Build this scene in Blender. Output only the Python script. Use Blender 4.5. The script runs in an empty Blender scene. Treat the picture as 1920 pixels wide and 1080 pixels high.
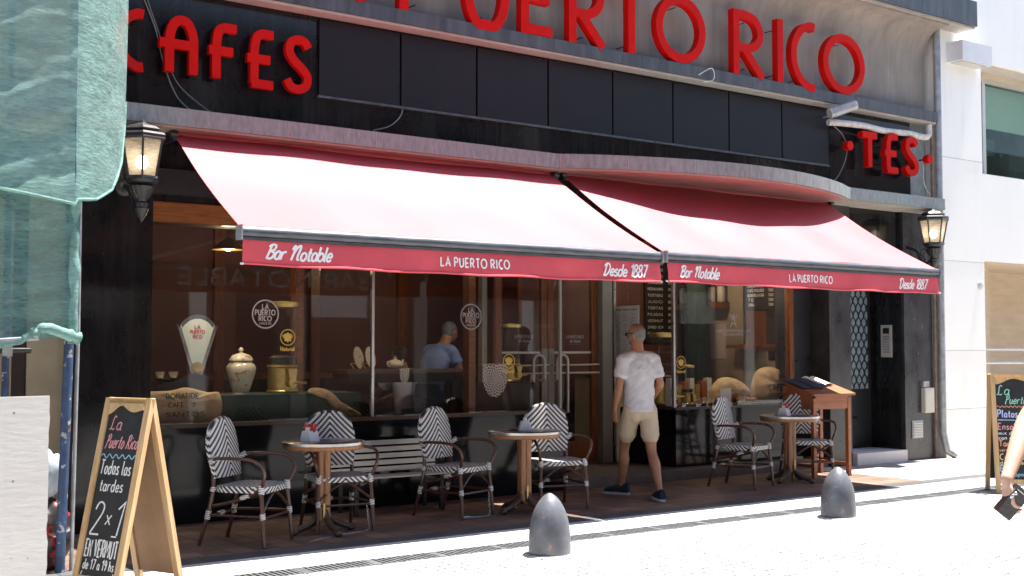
import bpy, bmesh, math, random
from mathutils import Vector, Matrix, noise
random.seed(7)
S = bpy.context.scene
COL = S.collection
R = math.radians
# ------------------------------------------------------------------ camera, sky, sun, exposure
cam = bpy.data.cameras.new('camera'); camo = bpy.data.objects.new('camera', cam); COL.objects.link(camo)
cam.sensor_width = 36.0; cam.lens = 36.0 * 2295 / 1920
cam.clip_start = 0.1; cam.clip_end = 500
camo.location = (0, -10.2, 1.47)
camo.rotation_euler = (R(90 + 2.794), 0, R(-36.6))
S.camera = camo
SUN = Vector((0.30, -0.010, 1.0)).normalized()          # towards the sun
W = bpy.data.worlds.new('World'); S.world = W; W.use_nodes = True
wn = W.node_tree.nodes; bg = wn['Background']
sky = wn.new('ShaderNodeTexSky'); sky.sky_type = 'NISHITA'; sky.sun_disc = False
sky.sun_elevation = math.asin(SUN.z); sky.sun_rotation = math.atan2(SUN.x, SUN.y)
W.node_tree.links.new(sky.outputs[0], bg.inputs[0]); bg.inputs[1].default_value = 0.065
sl = bpy.data.lights.new('sun', 'SUN'); sl.energy = 4.2; sl.angle = R(0.5); sl.color = (1, .965, .91)
so = bpy.data.objects.new('sun', sl); COL.objects.link(so)
so.rotation_euler = SUN.to_track_quat('Z', 'Y').to_euler(); so.location = (4, -6, 14)
S.view_settings.view_transform = 'Standard'; S.view_settings.look = 'None'
S.view_settings.gamma = 1.0; S.view_settings.exposure = 2.2
try:
    S.cycles.max_bounces = 7; S.cycles.diffuse_bounces = 4; S.cycles.glossy_bounces = 4
    S.cycles.transparent_max_bounces = 16; S.cycles.caustics_reflective = False; S.cycles.caustics_refractive = False
    S.cycles.sample_clamp_indirect = 4.0
except Exception: pass
GZ = -0.05                                               # street level

# ------------------------------------------------------------------ materials
def newmat(name):
    m = bpy.data.materials.new(name); m.use_nodes = True
    return m, m.node_tree.nodes, m.node_tree.links, m.node_tree.nodes['Principled BSDF']
def pm(name, col, rough=.5, metal=0, var=.12, scale=6, bump=0, bscale=60, spec=.5, rvar=.1, coat=0, detail=6, stretch=None, sheen=0):
    """principled material with noisy colour, roughness and bump"""
    m, N, L, P = newmat(name)
    tc = N.new('ShaderNodeTexCoord'); mp = N.new('ShaderNodeMapping'); L.new(tc.outputs['Object'], mp.inputs[0])
    if stretch: mp.inputs['Scale'].default_value = stretch
    nz = N.new('ShaderNodeTexNoise'); nz.inputs['Scale'].default_value = scale; nz.inputs['Detail'].default_value = detail
    nz.inputs['Roughness'].default_value = .62
    L.new(mp.outputs[0], nz.inputs['Vector'])
    cr = N.new('ShaderNodeValToRGB'); cr.color_ramp.elements[0].position = .3; cr.color_ramp.elements[1].position = .72
    cr.color_ramp.elements[0].color = tuple(c * (1 - var) for c in col) + (1,)
    cr.color_ramp.elements[1].color = tuple(min(1, c * (1 + var)) for c in col) + (1,)
    L.new(nz.outputs[0], cr.inputs[0]); L.new(cr.outputs[0], P.inputs['Base Color'])
    mr = N.new('ShaderNodeMapRange'); mr.inputs['To Min'].default_value = max(.02, rough - rvar); mr.inputs['To Max'].default_value = min(1, rough + rvar)
    L.new(nz.outputs[0], mr.inputs[0]); L.new(mr.outputs[0], P.inputs['Roughness'])
    P.inputs['Metallic'].default_value = metal; P.inputs['Specular IOR Level'].default_value = spec
    P.inputs['Coat Weight'].default_value = coat; P.inputs['Coat Roughness'].default_value = .08
    if sheen: P.inputs['Sheen Weight'].default_value = sheen
    if bump:
        n2 = N.new('ShaderNodeTexNoise'); n2.inputs['Scale'].default_value = bscale; n2.inputs['Detail'].default_value = 4
        L.new(mp.outputs[0], n2.inputs['Vector'])
        b = N.new('ShaderNodeBump'); b.inputs['Strength'].default_value = bump; b.inputs['Distance'].default_value = .01
        L.new(n2.outputs[0], b.inputs['Height']); L.new(b.outputs[0], P.inputs['Normal'])
    return m
def math_(N, L, op, a, b=None, c=None):
    n = N.new('ShaderNodeMath'); n.operation = op
    for i, v in enumerate((a, b, c)):
        if v is None: continue
        if isinstance(v, (int, float)): n.inputs[i].default_value = v
        else: L.new(v, n.inputs[i])
    return n.outputs[0]
def add_specks(m, col, scale, thr, amount=.8, stretch=None):
    """scattered small dirt or paint specks over the base colour of an existing material"""
    N, L = m.node_tree.nodes, m.node_tree.links; P = N['Principled BSDF']
    tc = N.new('ShaderNodeTexCoord')
    nz = N.new('ShaderNodeTexNoise'); nz.inputs['Scale'].default_value = scale; nz.inputs['Detail'].default_value = 3
    if stretch:
        mp = N.new('ShaderNodeMapping'); mp.inputs['Scale'].default_value = stretch; L.new(tc.outputs['Object'], mp.inputs[0]); L.new(mp.outputs[0], nz.inputs['Vector'])
    else: L.new(tc.outputs['Object'], nz.inputs['Vector'])
    r = N.new('ShaderNodeMapRange'); r.inputs['From Min'].default_value = thr; r.inputs['From Max'].default_value = thr + .03
    r.inputs['To Max'].default_value = amount; L.new(nz.outputs[0], r.inputs[0])
    mx = N.new('ShaderNodeMix'); mx.data_type = 'RGBA'
    src = P.inputs['Base Color'].links[0].from_socket
    L.new(src, mx.inputs[6]); mx.inputs[7].default_value = tuple(col) + (1,); L.new(r.outputs[0], mx.inputs[0])
    L.new(mx.outputs[2], P.inputs['Base Color'])
    return m
def add_streaks(m, col, amount=.5, thr=.48, stretch=(4, 4, .28)):
    """rain marks and dust drawn down a surface"""
    N, L = m.node_tree.nodes, m.node_tree.links; P = N['Principled BSDF']
    tc = N.new('ShaderNodeTexCoord'); mp = N.new('ShaderNodeMapping'); mp.inputs['Scale'].default_value = stretch; L.new(tc.outputs['Object'], mp.inputs[0])
    nz = N.new('ShaderNodeTexNoise'); nz.inputs['Scale'].default_value = 2.4; nz.inputs['Detail'].default_value = 9; nz.inputs['Roughness'].default_value = .68; L.new(mp.outputs[0], nz.inputs['Vector'])
    r = N.new('ShaderNodeMapRange'); r.inputs['From Min'].default_value = thr; r.inputs['From Max'].default_value = .78; r.inputs['To Max'].default_value = amount; L.new(nz.outputs[0], r.inputs[0])
    mx = N.new('ShaderNodeMix'); mx.data_type = 'RGBA'; L.new(P.inputs['Base Color'].links[0].from_socket, mx.inputs[6]); mx.inputs[7].default_value = tuple(col) + (1,)
    L.new(r.outputs[0], mx.inputs[0]); L.new(mx.outputs[2], P.inputs['Base Color'])
    return m
def wood(name, a, b, rough=.45, scale=3.0, axis=2, coat=.0):
    m, N, L, P = newmat(name)
    tc = N.new('ShaderNodeTexCoord'); mp = N.new('ShaderNodeMapping'); L.new(tc.outputs['Object'], mp.inputs[0])
    sc = [14, 14, 14]; sc[axis] = 1.2; mp.inputs['Scale'].default_value = sc
    nz = N.new('ShaderNodeTexNoise'); nz.inputs['Scale'].default_value = scale; nz.inputs['Detail'].default_value = 8; nz.inputs['Distortion'].default_value = 1.1
    L.new(mp.outputs[0], nz.inputs['Vector'])
    cr = N.new('ShaderNodeValToRGB'); cr.color_ramp.elements[0].position = .3; cr.color_ramp.elements[1].position = .7
    cr.color_ramp.elements[0].color = tuple(a) + (1,); cr.color_ramp.elements[1].color = tuple(b) + (1,)
    L.new(nz.outputs[0], cr.inputs[0]); L.new(cr.outputs[0], P.inputs['Base Color'])
    P.inputs['Roughness'].default_value = rough; P.inputs['Coat Weight'].default_value = coat
    bp = N.new('ShaderNodeBump'); bp.inputs['Strength'].default_value = .12; bp.inputs['Distance'].default_value = .004
    L.new(nz.outputs[0], bp.inputs['Height']); L.new(bp.outputs[0], P.inputs['Normal'])
    return m
def glassmat(name, tint=(.9, .93, .92), refl=1.0, ior=1.5):
    m, N, L, P = newmat(name); N.remove(P); out = N['Material Output']
    tr = N.new('ShaderNodeBsdfTransparent'); tr.inputs[0].default_value = tuple(tint) + (1,)
    gl = N.new('ShaderNodeBsdfGlossy'); gl.inputs['Roughness'].default_value = .015; gl.inputs[0].default_value = (refl, refl, refl, 1)
    fr = N.new('ShaderNodeFresnel'); fr.inputs[0].default_value = ior
    mx = N.new('ShaderNodeMixShader'); geo = N.new('ShaderNodeNewGeometry')
    L.new(math_(N, L, 'MULTIPLY', fr.outputs[0], math_(N, L, 'SUBTRACT', 1.0, geo.outputs['Backfacing'])), mx.inputs[0]); L.new(tr.outputs[0], mx.inputs[1]); L.new(gl.outputs[0], mx.inputs[2])
    L.new(mx.outputs[0], out.inputs[0])
    return m
def emat(name, col, s):
    m, N, L, P = newmat(name); P.inputs['Base Color'].default_value = tuple(col) + (1,)
    P.inputs['Emission Color'].default_value = tuple(col) + (1,); P.inputs['Emission Strength'].default_value = s
    return m
def weave(name, s=.0105):
    """black and white herringbone rattan: stepped diagonal stripes meeting on the chair's middle line"""
    m, N, L, P = newmat(name)
    tc = N.new('ShaderNodeTexCoord'); sp = N.new('ShaderNodeSeparateXYZ'); L.new(tc.outputs['Object'], sp.inputs[0])
    u = math_(N, L, 'DIVIDE', math_(N, L, 'ABSOLUTE', sp.outputs[0]), s)
    v = math_(N, L, 'DIVIDE', math_(N, L, 'ADD', sp.outputs[2], math_(N, L, 'MULTIPLY', sp.outputs[1], -1.0)), s)
    fu = math_(N, L, 'FLOOR', u); fv = math_(N, L, 'FLOOR', v)
    k = math_(N, L, 'FLOORED_MODULO', math_(N, L, 'ADD', fu, fv), 4.0)
    w = math_(N, L, 'LESS_THAN', k, 1.9)
    nz = N.new('ShaderNodeTexNoise'); nz.inputs['Scale'].default_value = 25; L.new(tc.outputs['Object'], nz.inputs['Vector'])
    wh = N.new('ShaderNodeMix'); wh.data_type = 'RGBA'; wh.inputs[6].default_value = (.62, .60, .56, 1); wh.inputs[7].default_value = (.82, .81, .79, 1)
    L.new(nz.outputs[0], wh.inputs[0])
    mx = N.new('ShaderNodeMix'); mx.data_type = 'RGBA'; mx.inputs[6].default_value = (.012, .012, .014, 1)
    L.new(wh.outputs[2], mx.inputs[7]); L.new(w, mx.inputs[0]); L.new(mx.outputs[2], P.inputs['Base Color'])
    P.inputs['Roughness'].default_value = .38
    a = math_(N, L, 'PINGPONG', u, .5); b = math_(N, L, 'PINGPONG', v, .5)
    bp = N.new('ShaderNodeBump'); bp.inputs['Strength'].default_value = .5; bp.inputs['Distance'].default_value = .003
    L.new(math_(N, L, 'MULTIPLY', a, b), bp.inputs['Height']); L.new(bp.outputs[0], P.inputs['Normal'])
    return m
def stripes(name, a, b, period, axis, rough=.5):
    m, N, L, P = newmat(name)
    tc = N.new('ShaderNodeTexCoord'); sp = N.new('ShaderNodeSeparateXYZ'); L.new(tc.outputs['Object'], sp.inputs[0])
    k = math_(N, L, 'FLOORED_MODULO', math_(N, L, 'DIVIDE', math_(N, L, 'ADD', sp.outputs[axis], math_(N, L, 'MULTIPLY', sp.outputs[0], .35)), period), 1.0)
    mx = N.new('ShaderNodeMix'); mx.data_type = 'RGBA'; mx.inputs[6].default_value = tuple(a) + (1,); mx.inputs[7].default_value = tuple(b) + (1,)
    L.new(math_(N, L, 'GREATER_THAN', k, .36), mx.inputs[0]); L.new(mx.outputs[2], P.inputs['Base Color']); P.inputs['Roughness'].default_value = rough
    return m
def gridmat(name, col, joint, sx, sy, jw, rough=.6, var=.3, offset=0.0, bump=.4, spec=.4, axes='xy', nscale=1.3, warp=0.0):
    """tiles, slabs or setts laid in courses with joints, each piece its own tone"""
    m, N, L, P = newmat(name)
    tc = N.new('ShaderNodeTexCoord'); vec = tc.outputs['Object']
    if axes == 'xz':
        sp = N.new('ShaderNodeSeparateXYZ'); L.new(vec, sp.inputs[0]); cb = N.new('ShaderNodeCombineXYZ')
        L.new(sp.outputs[0], cb.inputs[0]); L.new(sp.outputs[2], cb.inputs[1]); vec = cb.outputs[0]
    if warp:
        wz = N.new('ShaderNodeTexNoise'); wz.inputs['Scale'].default_value = 2.2; L.new(vec, wz.inputs['Vector'])
        vm = N.new('ShaderNodeVectorMath'); vm.operation = 'MULTIPLY_ADD'; L.new(wz.outputs['Color'], vm.inputs[0])
        vm.inputs[1].default_value = (warp, warp, 0); L.new(vec, vm.inputs[2]); vec = vm.outputs[0]
    bt = N.new('ShaderNodeTexBrick'); bt.offset = offset; bt.inputs['Scale'].default_value = 1
    bt.inputs['Brick Width'].default_value = sx; bt.inputs['Row Height'].default_value = sy; bt.inputs['Mortar Size'].default_value = jw
    bt.inputs['Mortar Smooth'].default_value = .2; bt.inputs['Bias'].default_value = 0
    bt.inputs['Color1'].default_value = tuple(c * (1 - var) for c in col) + (1,); bt.inputs['Color2'].default_value = tuple(c * (1 + var) for c in col) + (1,)
    bt.inputs['Mortar'].default_value = tuple(joint) + (1,); L.new(vec, bt.inputs['Vector'])
    nz = N.new('ShaderNodeTexNoise'); nz.inputs['Scale'].default_value = nscale; nz.inputs['Detail'].default_value = 8; L.new(tc.outputs['Object'], nz.inputs['Vector'])
    mr = N.new('ShaderNodeMapRange'); mr.inputs['From Min'].default_value = .3; mr.inputs['From Max'].default_value = .7
    mr.inputs['To Min'].default_value = .72; mr.inputs['To Max'].default_value = 1.15; L.new(nz.outputs[0], mr.inputs[0])
    mx = N.new('ShaderNodeMix'); mx.data_type = 'RGBA'; mx.blend_type = 'MULTIPLY'; mx.inputs[0].default_value = 1
    L.new(bt.outputs['Color'], mx.inputs[6]); L.new(mr.outputs[0], mx.inputs[7]); L.new(mx.outputs[2], P.inputs['Base Color'])
    P.inputs['Roughness'].default_value = rough; P.inputs['Specular IOR Level'].default_value = spec
    bp = N.new('ShaderNodeBump'); bp.inputs['Strength'].default_value = bump; bp.inputs['Distance'].default_value = .006; bp.invert = True
    L.new(bt.outputs['Fac'], bp.inputs['Height']); L.new(bp.outputs[0], P.inputs['Normal'])
    return m

M = {}
M['granite'] = add_specks(pm('black_granite', (.010, .010, .011), .10, var=.35, scale=4, rvar=.05, spec=.35), (.12, .12, .12), 38, .72, .6)
M['base_granite'] = pm('polished_base_granite', (.009, .009, .010), .09, var=.3, scale=3, rvar=.015, spec=.25)
M['panel'] = pm('black_panel', (.014, .012, .0145), .45, var=.15, scale=1.2, rvar=.05, spec=.25)
M['ledge'] = add_specks(pm('grey_stone_ledge', (.225, .258, .252), .5, var=.3, scale=9, bump=.15, bscale=90, stretch=(3, 1, .8)), (.4, .4, .4), 60, .66, .5)
M['ledge_dark'] = add_specks(pm('dark_stone_ledge', (.062, .064, .07), .4, var=.5, scale=3.4, bump=.1, bscale=90, stretch=(3, 1, .5)), (.2, .2, .2), 70, .68, .5)
M['soffit'] = pm('beige_render', (.40, .365, .32), .85, var=.12, scale=1.5, bump=.15, bscale=40)
M['letterwall'] = pm('stained_render', (.30, .262, .225), .85, var=.22, scale=2.2, bump=.2, bscale=40, stretch=(1, 1, .4))
M['red'] = pm('red_sign_paint', (.55, .0045, .002), .55, var=.10, scale=9, rvar=.08, spec=.12)
M['awning'] = pm('red_awning_canvas', (.43, .032, .046), .58, var=.09, scale=1.6, bump=.10, bscale=300, spec=.8, rvar=.05, sheen=.02, stretch=(1, .35, .35))
M['valance'] = pm('red_valance_canvas', (.60, .075, .095), .55, var=.12, scale=2.4, bump=.35, bscale=7, spec=.4, rvar=.06)
M['black_metal'] = pm('black_metal', (.018, .018, .02), .38, metal=.0, var=.3, scale=20, spec=.6)
M['bar'] = pm('anodised_bar', (.10, .105, .115), .42, metal=.6, var=.35, scale=9, stretch=(.6, 4, 4))
M['white_cloth_print'] = pm('white_print', (.80, .79, .78), .6, var=.05)
M['steel'] = pm('brushed_steel', (.55, .55, .54), .3, metal=1, var=.1, scale=14)
M['palesteel'] = pm('pale_steel_post', (.30, .30, .26), .45, metal=.2, var=.1, scale=5)
M['wood_door'] = wood('varnished_wood', (.11, .032, .008), (.26, .085, .022), .35, axis=2, coat=.3)
M['wood_beam'] = wood('varnished_beam', (.14, .045, .012), (.30, .10, .026), .35, axis=0, coat=.3)
M['wood_table'] = wood('table_wood', (.20, .075, .025), (.38, .165, .06), .38, axis=2, coat=.25)
M['wood_foot'] = pm('dark_cast_foot', (.075, .045, .03), .4, var=.4, scale=8)
M['wood_lectern'] = wood('lectern_wood', (.27, .085, .030), (.42, .15, .062), .4, axis=0, coat=.2)
M['pine'] = wood('pine_wood', (.50, .30, .13), (.68, .46, .24), .5, axis=2)
M['ply'] = add_specks(pm('weathered_plywood', (.66, .63, .58), .85, var=.06, scale=2.0, bump=.2, bscale=12, stretch=(.6, 1, 3)), (.16, .12, .08), 16, .70, .8)
M['hardboard'] = pm('brown_hardboard', (.36, .22, .12), .75, var=.2, scale=3, bump=.1)
M['board'] = pm('chalkboard', (.030, .031, .032), .6, var=.4, scale=4, spec=.3)
M['chalk_white'] = pm('white_chalk', (.78, .78, .76), .95, var=.25, scale=90)
M['chalk_pink'] = pm('pink_chalk', (.75, .33, .33), .95, var=.25, scale=90)
M['chalk_blue'] = pm('blue_chalk', (.33, .60, .72), .95, var=.25, scale=90)
M['chalk_green'] = pm('green_chalk', (.32, .66, .48), .95, var=.25, scale=90)
M['chalk_violet'] = pm('violet_chalk', (.50, .55, .85), .95, var=.25, scale=90)
M['chalk_orange'] = pm('orange_chalk', (.80, .33, .16), .95, var=.25, scale=90)
M['chalk_yellow'] = pm('yellow_chalk', (.70, .68, .30), .95, var=.25, scale=90)
M['weave'] = weave('herringbone_rattan')
M['rattan'] = pm('brown_lacquered_cane', (.075, .028, .016), .3, var=.5, scale=22, stretch=(1, 1, 1), coat=.3)
M['binding'] = stripes('black_white_binding', (.012, .012, .014), (.78, .77, .75), .0135, 2)
M['tabletop'] = pm('dark_table_top', (.03, .027, .026), .22, var=.3, scale=12, rvar=.06)
M['lead'] = None
M['bollard'] = add_specks(add_specks(pm('grey_iron_paint', (.135, .14, .155), .42, var=.3, scale=6, bump=.2, bscale=24, metal=.25), (.34, .20, .14), 13, .67, .7), (.34, .34, .35), 23, .68, .5)
M['skin'] = pm('skin', (.34, .155, .088), .5, var=.10, scale=14, bump=.06, bscale=160, sheen=.0)
M['skin_light'] = pm('light_skin', (.56, .34, .25), .5, var=.08, scale=14, bump=.05, bscale=160)
M['hair'] = pm('grey_hair', (.17, .162, .158), .8, var=.35, scale=60, bump=.5, bscale=300)
M['darkhair'] = pm('dark_hair', (.03, .024, .02), .6, var=.4, scale=40, bump=.4, bscale=200)
M['tshirt'] = pm('white_cotton', (.56, .54, .545), .85, var=.05, scale=5, bump=.22, bscale=11, sheen=.2)
M['khaki'] = pm('khaki_cotton', (.50, .40, .285), .85, var=.08, scale=7, bump=.25, bscale=16)
M['navy'] = pm('navy_knit', (.012, .018, .036), .8, var=.3, scale=30, bump=.3, bscale=200)
M['sole'] = pm('grey_rubber', (.42, .45, .50), .7, var=.1)
M['black_plastic'] = pm('black_plastic', (.012, .012, .013), .25, var=.2)
M['blueshirt'] = pm('blue_cotton', (.16, .22, .42), .85, var=.1, bump=.3, bscale=12)
M['paleshirt'] = pm('pale_blue_cotton', (.50, .54, .70), .85, var=.1, bump=.3, bscale=12)
M['jeans'] = pm('dark_denim', (.04, .05, .08), .85, var=.2)
M['leather'] = pm('black_leather', (.016, .016, .019), .33, var=.3, scale=30, bump=.3, bscale=90, spec=.6)
M['burlap'] = pm('burlap', (.47, .335, .19), .95, var=.22, scale=10, bump=.5, bscale=120)
M['green_ink'] = pm('green_print', (.03, .11, .075), .9, var=.4, scale=40)
M['dark_ink'] = pm('dark_print', (.03, .025, .02), .9, var=.3, scale=40)
M['packet_ochre'] = pm('ochre_packet', (.30, .19, .06), .6, var=.2, scale=20)
M['packet_rust'] = pm('rust_packet', (.30, .075, .03), .6, var=.2, scale=20)
M['red_ink'] = pm('red_print', (.5, .03, .02), .8)
M['marble_green'] = pm('dark_green_baize', (.030, .060, .050), .7, var=.4, scale=3, detail=10)
M['ceramic'] = pm('cream_ceramic', (.62, .56, .42), .25, var=.1, scale=9, coat=.4)
M['ceramic_leaf'] = add_specks(pm('painted_ceramic', (.62, .56, .42), .25, var=.1, scale=9, coat=.4), (.45, .16, .03), 19, .60, .75)
M['brass'] = pm('brass', (.50, .35, .13), .38, metal=.8, var=.2, scale=10)
M['chrome'] = pm('chrome', (.52, .52, .51), .17, metal=1, var=.1)
M['dialface'] = pm('scale_dial', (.62, .68, .60), .4, var=.06)
M['clear'] = glassmat('clear_glass', (.95, .96, .95))
M['glass'] = glassmat('shop_glass', (.95, .955, .95), 1.0, 1.62)
M['winglass'] = glassmat('green_window_glass', (.80, .88, .84), .55)
M['int_wall'] = pm('oxblood_wall', (.13, .05, .037), .6, var=.2, scale=1.2)
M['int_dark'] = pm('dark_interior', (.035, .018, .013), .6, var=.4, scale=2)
M['int_floor'] = gridmat('cafe_floor', (.10, .065, .05), (.02, .02, .02), .3, .3, .006, .35)
M['int_cream'] = pm('cream_wall', (.34, .30, .225), .7, var=.15, scale=2)
M['paper'] = pm('paper', (.72, .70, .66), .8, var=.04)
M['menu_navy'] = pm('navy_menu_cover', (.035, .045, .075), .45, var=.2)
M['lantern_glass'] = None
M['bulb'] = emat('lit_bulb', (1, .85, .62), 5)
M['lampglow'] = emat('lit_lamp', (1, .55, .20), 6)
M['signgold'] = pm('gold_transfer', (.72, .50, .10), .5, var=.12, scale=60)
M['signwhite'] = pm('pale_transfer', (.62, .54, .52), .6, var=.1, scale=60)
M['signgrey'] = pm('grey_transfer', (.34, .34, .36), .6, var=.1, scale=60)
M['white_wall'] = pm('white_render', (.92, .90, .845), .8, var=.02, scale=1.1, bump=.08, bscale=50)
M['white_paint'] = pm('white_paint', (.70, .70, .70), .45, var=.05)
M['travertine'] = pm('travertine', (.58, .46, .32), .5, var=.12, scale=3, stretch=(.6, .6, 3))
M['alu'] = pm('aluminium', (.60, .58, .53), .4, metal=.4, var=.05)
M['blind'] = pm('roller_blind', (.52, .58, .48), .8, var=.04)
M['dim_room'] = pm('dim_room', (.10, .12, .12), .8, var=.5, scale=.9)
M['facade_up'] = pm('upper_render', (.46, .43, .38), .85, var=.1)
M['opposite'] = gridmat('terracotta_ashlar', (.23, .135, .11), (.13, .08, .07), 1.4, .5, .02, .85, var=.1, axes='xz', offset=.5)
M['opp_dark'] = pm('dark_opening', (.03, .03, .035), .3, var=.3)
M['pole_blue'] = add_specks(add_specks(pm('blue_scaffold_paint', (.03, .06, .13), .55, var=.4, scale=14, bump=.2, bscale=60), (.40, .40, .42), 17, .60, .8), (.30, .13, .06), 9, .68, .8)
M['zinc'] = pm('galvanised_pipe', (.36, .37, .38), .5, metal=.5, var=.3, scale=9)
M['oldwood'] = wood('site_boards', (.24, .19, .13), (.40, .33, .24), .8, axis=2)
M['beige_strip'] = pm('beige_pilaster', (.42, .36, .25), .8, var=.15, scale=3)
M['plastic_bag'] = pm('pale_plastic_bag', (.40, .46, .50), .35, var=.2, scale=8, bump=.5, bscale=14)
M['bag_dark'] = add_specks(pm('dark_red_bag', (.03, .022, .022), .4, var=.5, scale=6, bump=.4, bscale=14), (.40, .02, .02), 7, .60, .9)
M['conduit'] = pm('wrapped_pipe', (.62, .58, .54), .7, var=.25, scale=14, bump=.4, bscale=40)
M['cable'] = pm('grey_cable', (.20, .20, .19), .6, var=.2)
M['rust'] = pm('rusty_pipe', (.20, .13, .09), .7, var=.5, scale=14)
M['sidewalk'] = gridmat('brown_pavement_tiles', (.185, .112, .080), (.07, .05, .042), .20, .20, .007, .55, var=.28, nscale=1.1)
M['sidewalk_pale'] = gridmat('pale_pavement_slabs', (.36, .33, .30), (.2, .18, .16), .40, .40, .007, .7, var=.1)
M['border'] = gridmat('slate_border', (.075, .072, .075), (.03, .03, .03), .5, .2, .006, .6, var=.25)
M['strip'] = gridmat('granite_strip', (.50, .485, .46), (.2, .19, .18), .9, .6, .006, .7, var=.08)
M['road'] = gridmat('granite_setts', (.42, .41, .40), (.05, .05, .05), .19, .105, .010, .75, var=.17, offset=.43, bump=.8, nscale=2.6, warp=.09)
add_specks(M['road'], (.09, .09, .09), 5.5, .62, .6, (1, 2.4, 1)); add_specks(M['road'], (.17, .17, .165), 1.3, .56, .6)
add_specks(M['strip'], (.10, .10, .10), 9, .66, .7)
add_streaks(M['granite'], (.045, .043, .042), .55); add_streaks(M['ledge_dark'], (.14, .135, .13), .6); add_streaks(M['letterwall'], (.16, .14, .12), .6); add_streaks(M['white_wall'], (.70, .67, .62), .4, .56); add_streaks(M['soffit'], (.24, .21, .18), .5)
add_streaks(M['red'], (.30, .02, .015), .5); add_streaks(M['awning'], (.30, .05, .05), .35, .5, (2.5, .4, .4))
M['grate'] = pm('iron_grate', (.11, .115, .12), .5, metal=.3, var=.3, scale=12)
M['pit'] = pm('drain_pit', (.035, .035, .036), .9, var=.3)
M['step'] = add_specks(pm('terrazzo_step', (.12, .098, .085), .5, var=.3, scale=8), (.3, .27, .24), 70, .62, .7)
M['marble_step'] = pm('white_marble_step', (.68, .66, .63), .5, var=.1, scale=3)
M['dusty'] = add_specks(pm('dusty_granite', (.040, .040, .043), .24, var=.7, scale=2.2, rvar=.14, detail=9, stretch=(1, 1, .6)), (.35, .35, .35), 45, .70, .6)
M['galv'] = pm('grille_glass', (.20, .255, .28), .35, var=.1)
M['cream_plastic'] = pm('cream_plastic', (.55, .53, .45), .5, var=.06)
M['doily'] = None
M['bread'] = pm('crusty_bread', (.34, .17, .06), .8, var=.4, scale=16, bump=.3, bscale=40)
M['books'] = stripes('stacked_jars', (.5, .13, .04), (.45, .40, .30), .11, 0)

def fabric_glow(name, col, trans=.35, holes=.12):
    m, N, L, P = newmat(name); out = N['Material Output']
    tc = N.new('ShaderNodeTexCoord')
    mp = N.new('ShaderNodeMapping'); mp.inputs['Rotation'].default_value = (0, R(-28), 0); mp.inputs['Scale'].default_value = (.8, .8, 3.4); L.new(tc.outputs['Object'], mp.inputs[0])
    nz = N.new('ShaderNodeTexNoise'); nz.inputs['Scale'].default_value = 2.6; nz.inputs['Detail'].default_value = 9; nz.inputs['Roughness'].default_value = .66; nz.inputs['Distortion'].default_value = .6; L.new(mp.outputs[0], nz.inputs['Vector'])
    cr = N.new('ShaderNodeValToRGB'); cr.color_ramp.elements[0].position = .32; cr.color_ramp.elements[1].position = .72
    cr.color_ramp.elements[0].color = tuple(c * .72 for c in col) + (1,); cr.color_ramp.elements[1].color = tuple(min(1, c * 1.25 + .05) for c in col) + (1,)
    L.new(nz.outputs[0], cr.inputs[0]); L.new(cr.outputs[0], P.inputs['Base Color']); P.inputs['Roughness'].default_value = .7
    n2 = N.new('ShaderNodeTexNoise'); n2.inputs['Scale'].default_value = 17; n2.inputs['Detail'].default_value = 8; n2.inputs['Roughness'].default_value = .7; L.new(mp.outputs[0], n2.inputs['Vector'])
    bp = N.new('ShaderNodeBump'); bp.inputs['Strength'].default_value = .7; bp.inputs['Distance'].default_value = .012; L.new(n2.outputs[0], bp.inputs['Height']); L.new(bp.outputs[0], P.inputs['Normal'])
    tl = N.new('ShaderNodeBsdfTranslucent'); L.new(cr.outputs[0], tl.inputs[0])
    tr = N.new('ShaderNodeBsdfTransparent')
    m1 = N.new('ShaderNodeMixShader'); m1.inputs[0].default_value = trans; L.new(P.outputs[0], m1.inputs[1]); L.new(tl.outputs[0], m1.inputs[2])
    h = N.new('ShaderNodeMapRange'); h.inputs['From Min'].default_value = .35; h.inputs['From Max'].default_value = .7; h.inputs['To Max'].default_value = holes * 2; L.new(n2.outputs[0], h.inputs[0])
    m2 = N.new('ShaderNodeMixShader'); L.new(h.outputs[0], m2.inputs[0]); L.new(m1.outputs[0], m2.inputs[1]); L.new(tr.outputs[0], m2.inputs[2])
    L.new(m2.outputs[0], out.inputs[0])
    return m
M['tarp'] = fabric_glow('green_mesh_tarp', (.225, .41, .37), .28, .26)
M['tarp_shaded'] = fabric_glow('shaded_green_mesh', (.115, .275, .25), .28, .30)  # shade on the lower sheet put into a darker green; mesh slightly more open
M['lantern_glass'] = fabric_glow('frosted_lantern_glass', (.46, .41, .34), .45, .30)
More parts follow.
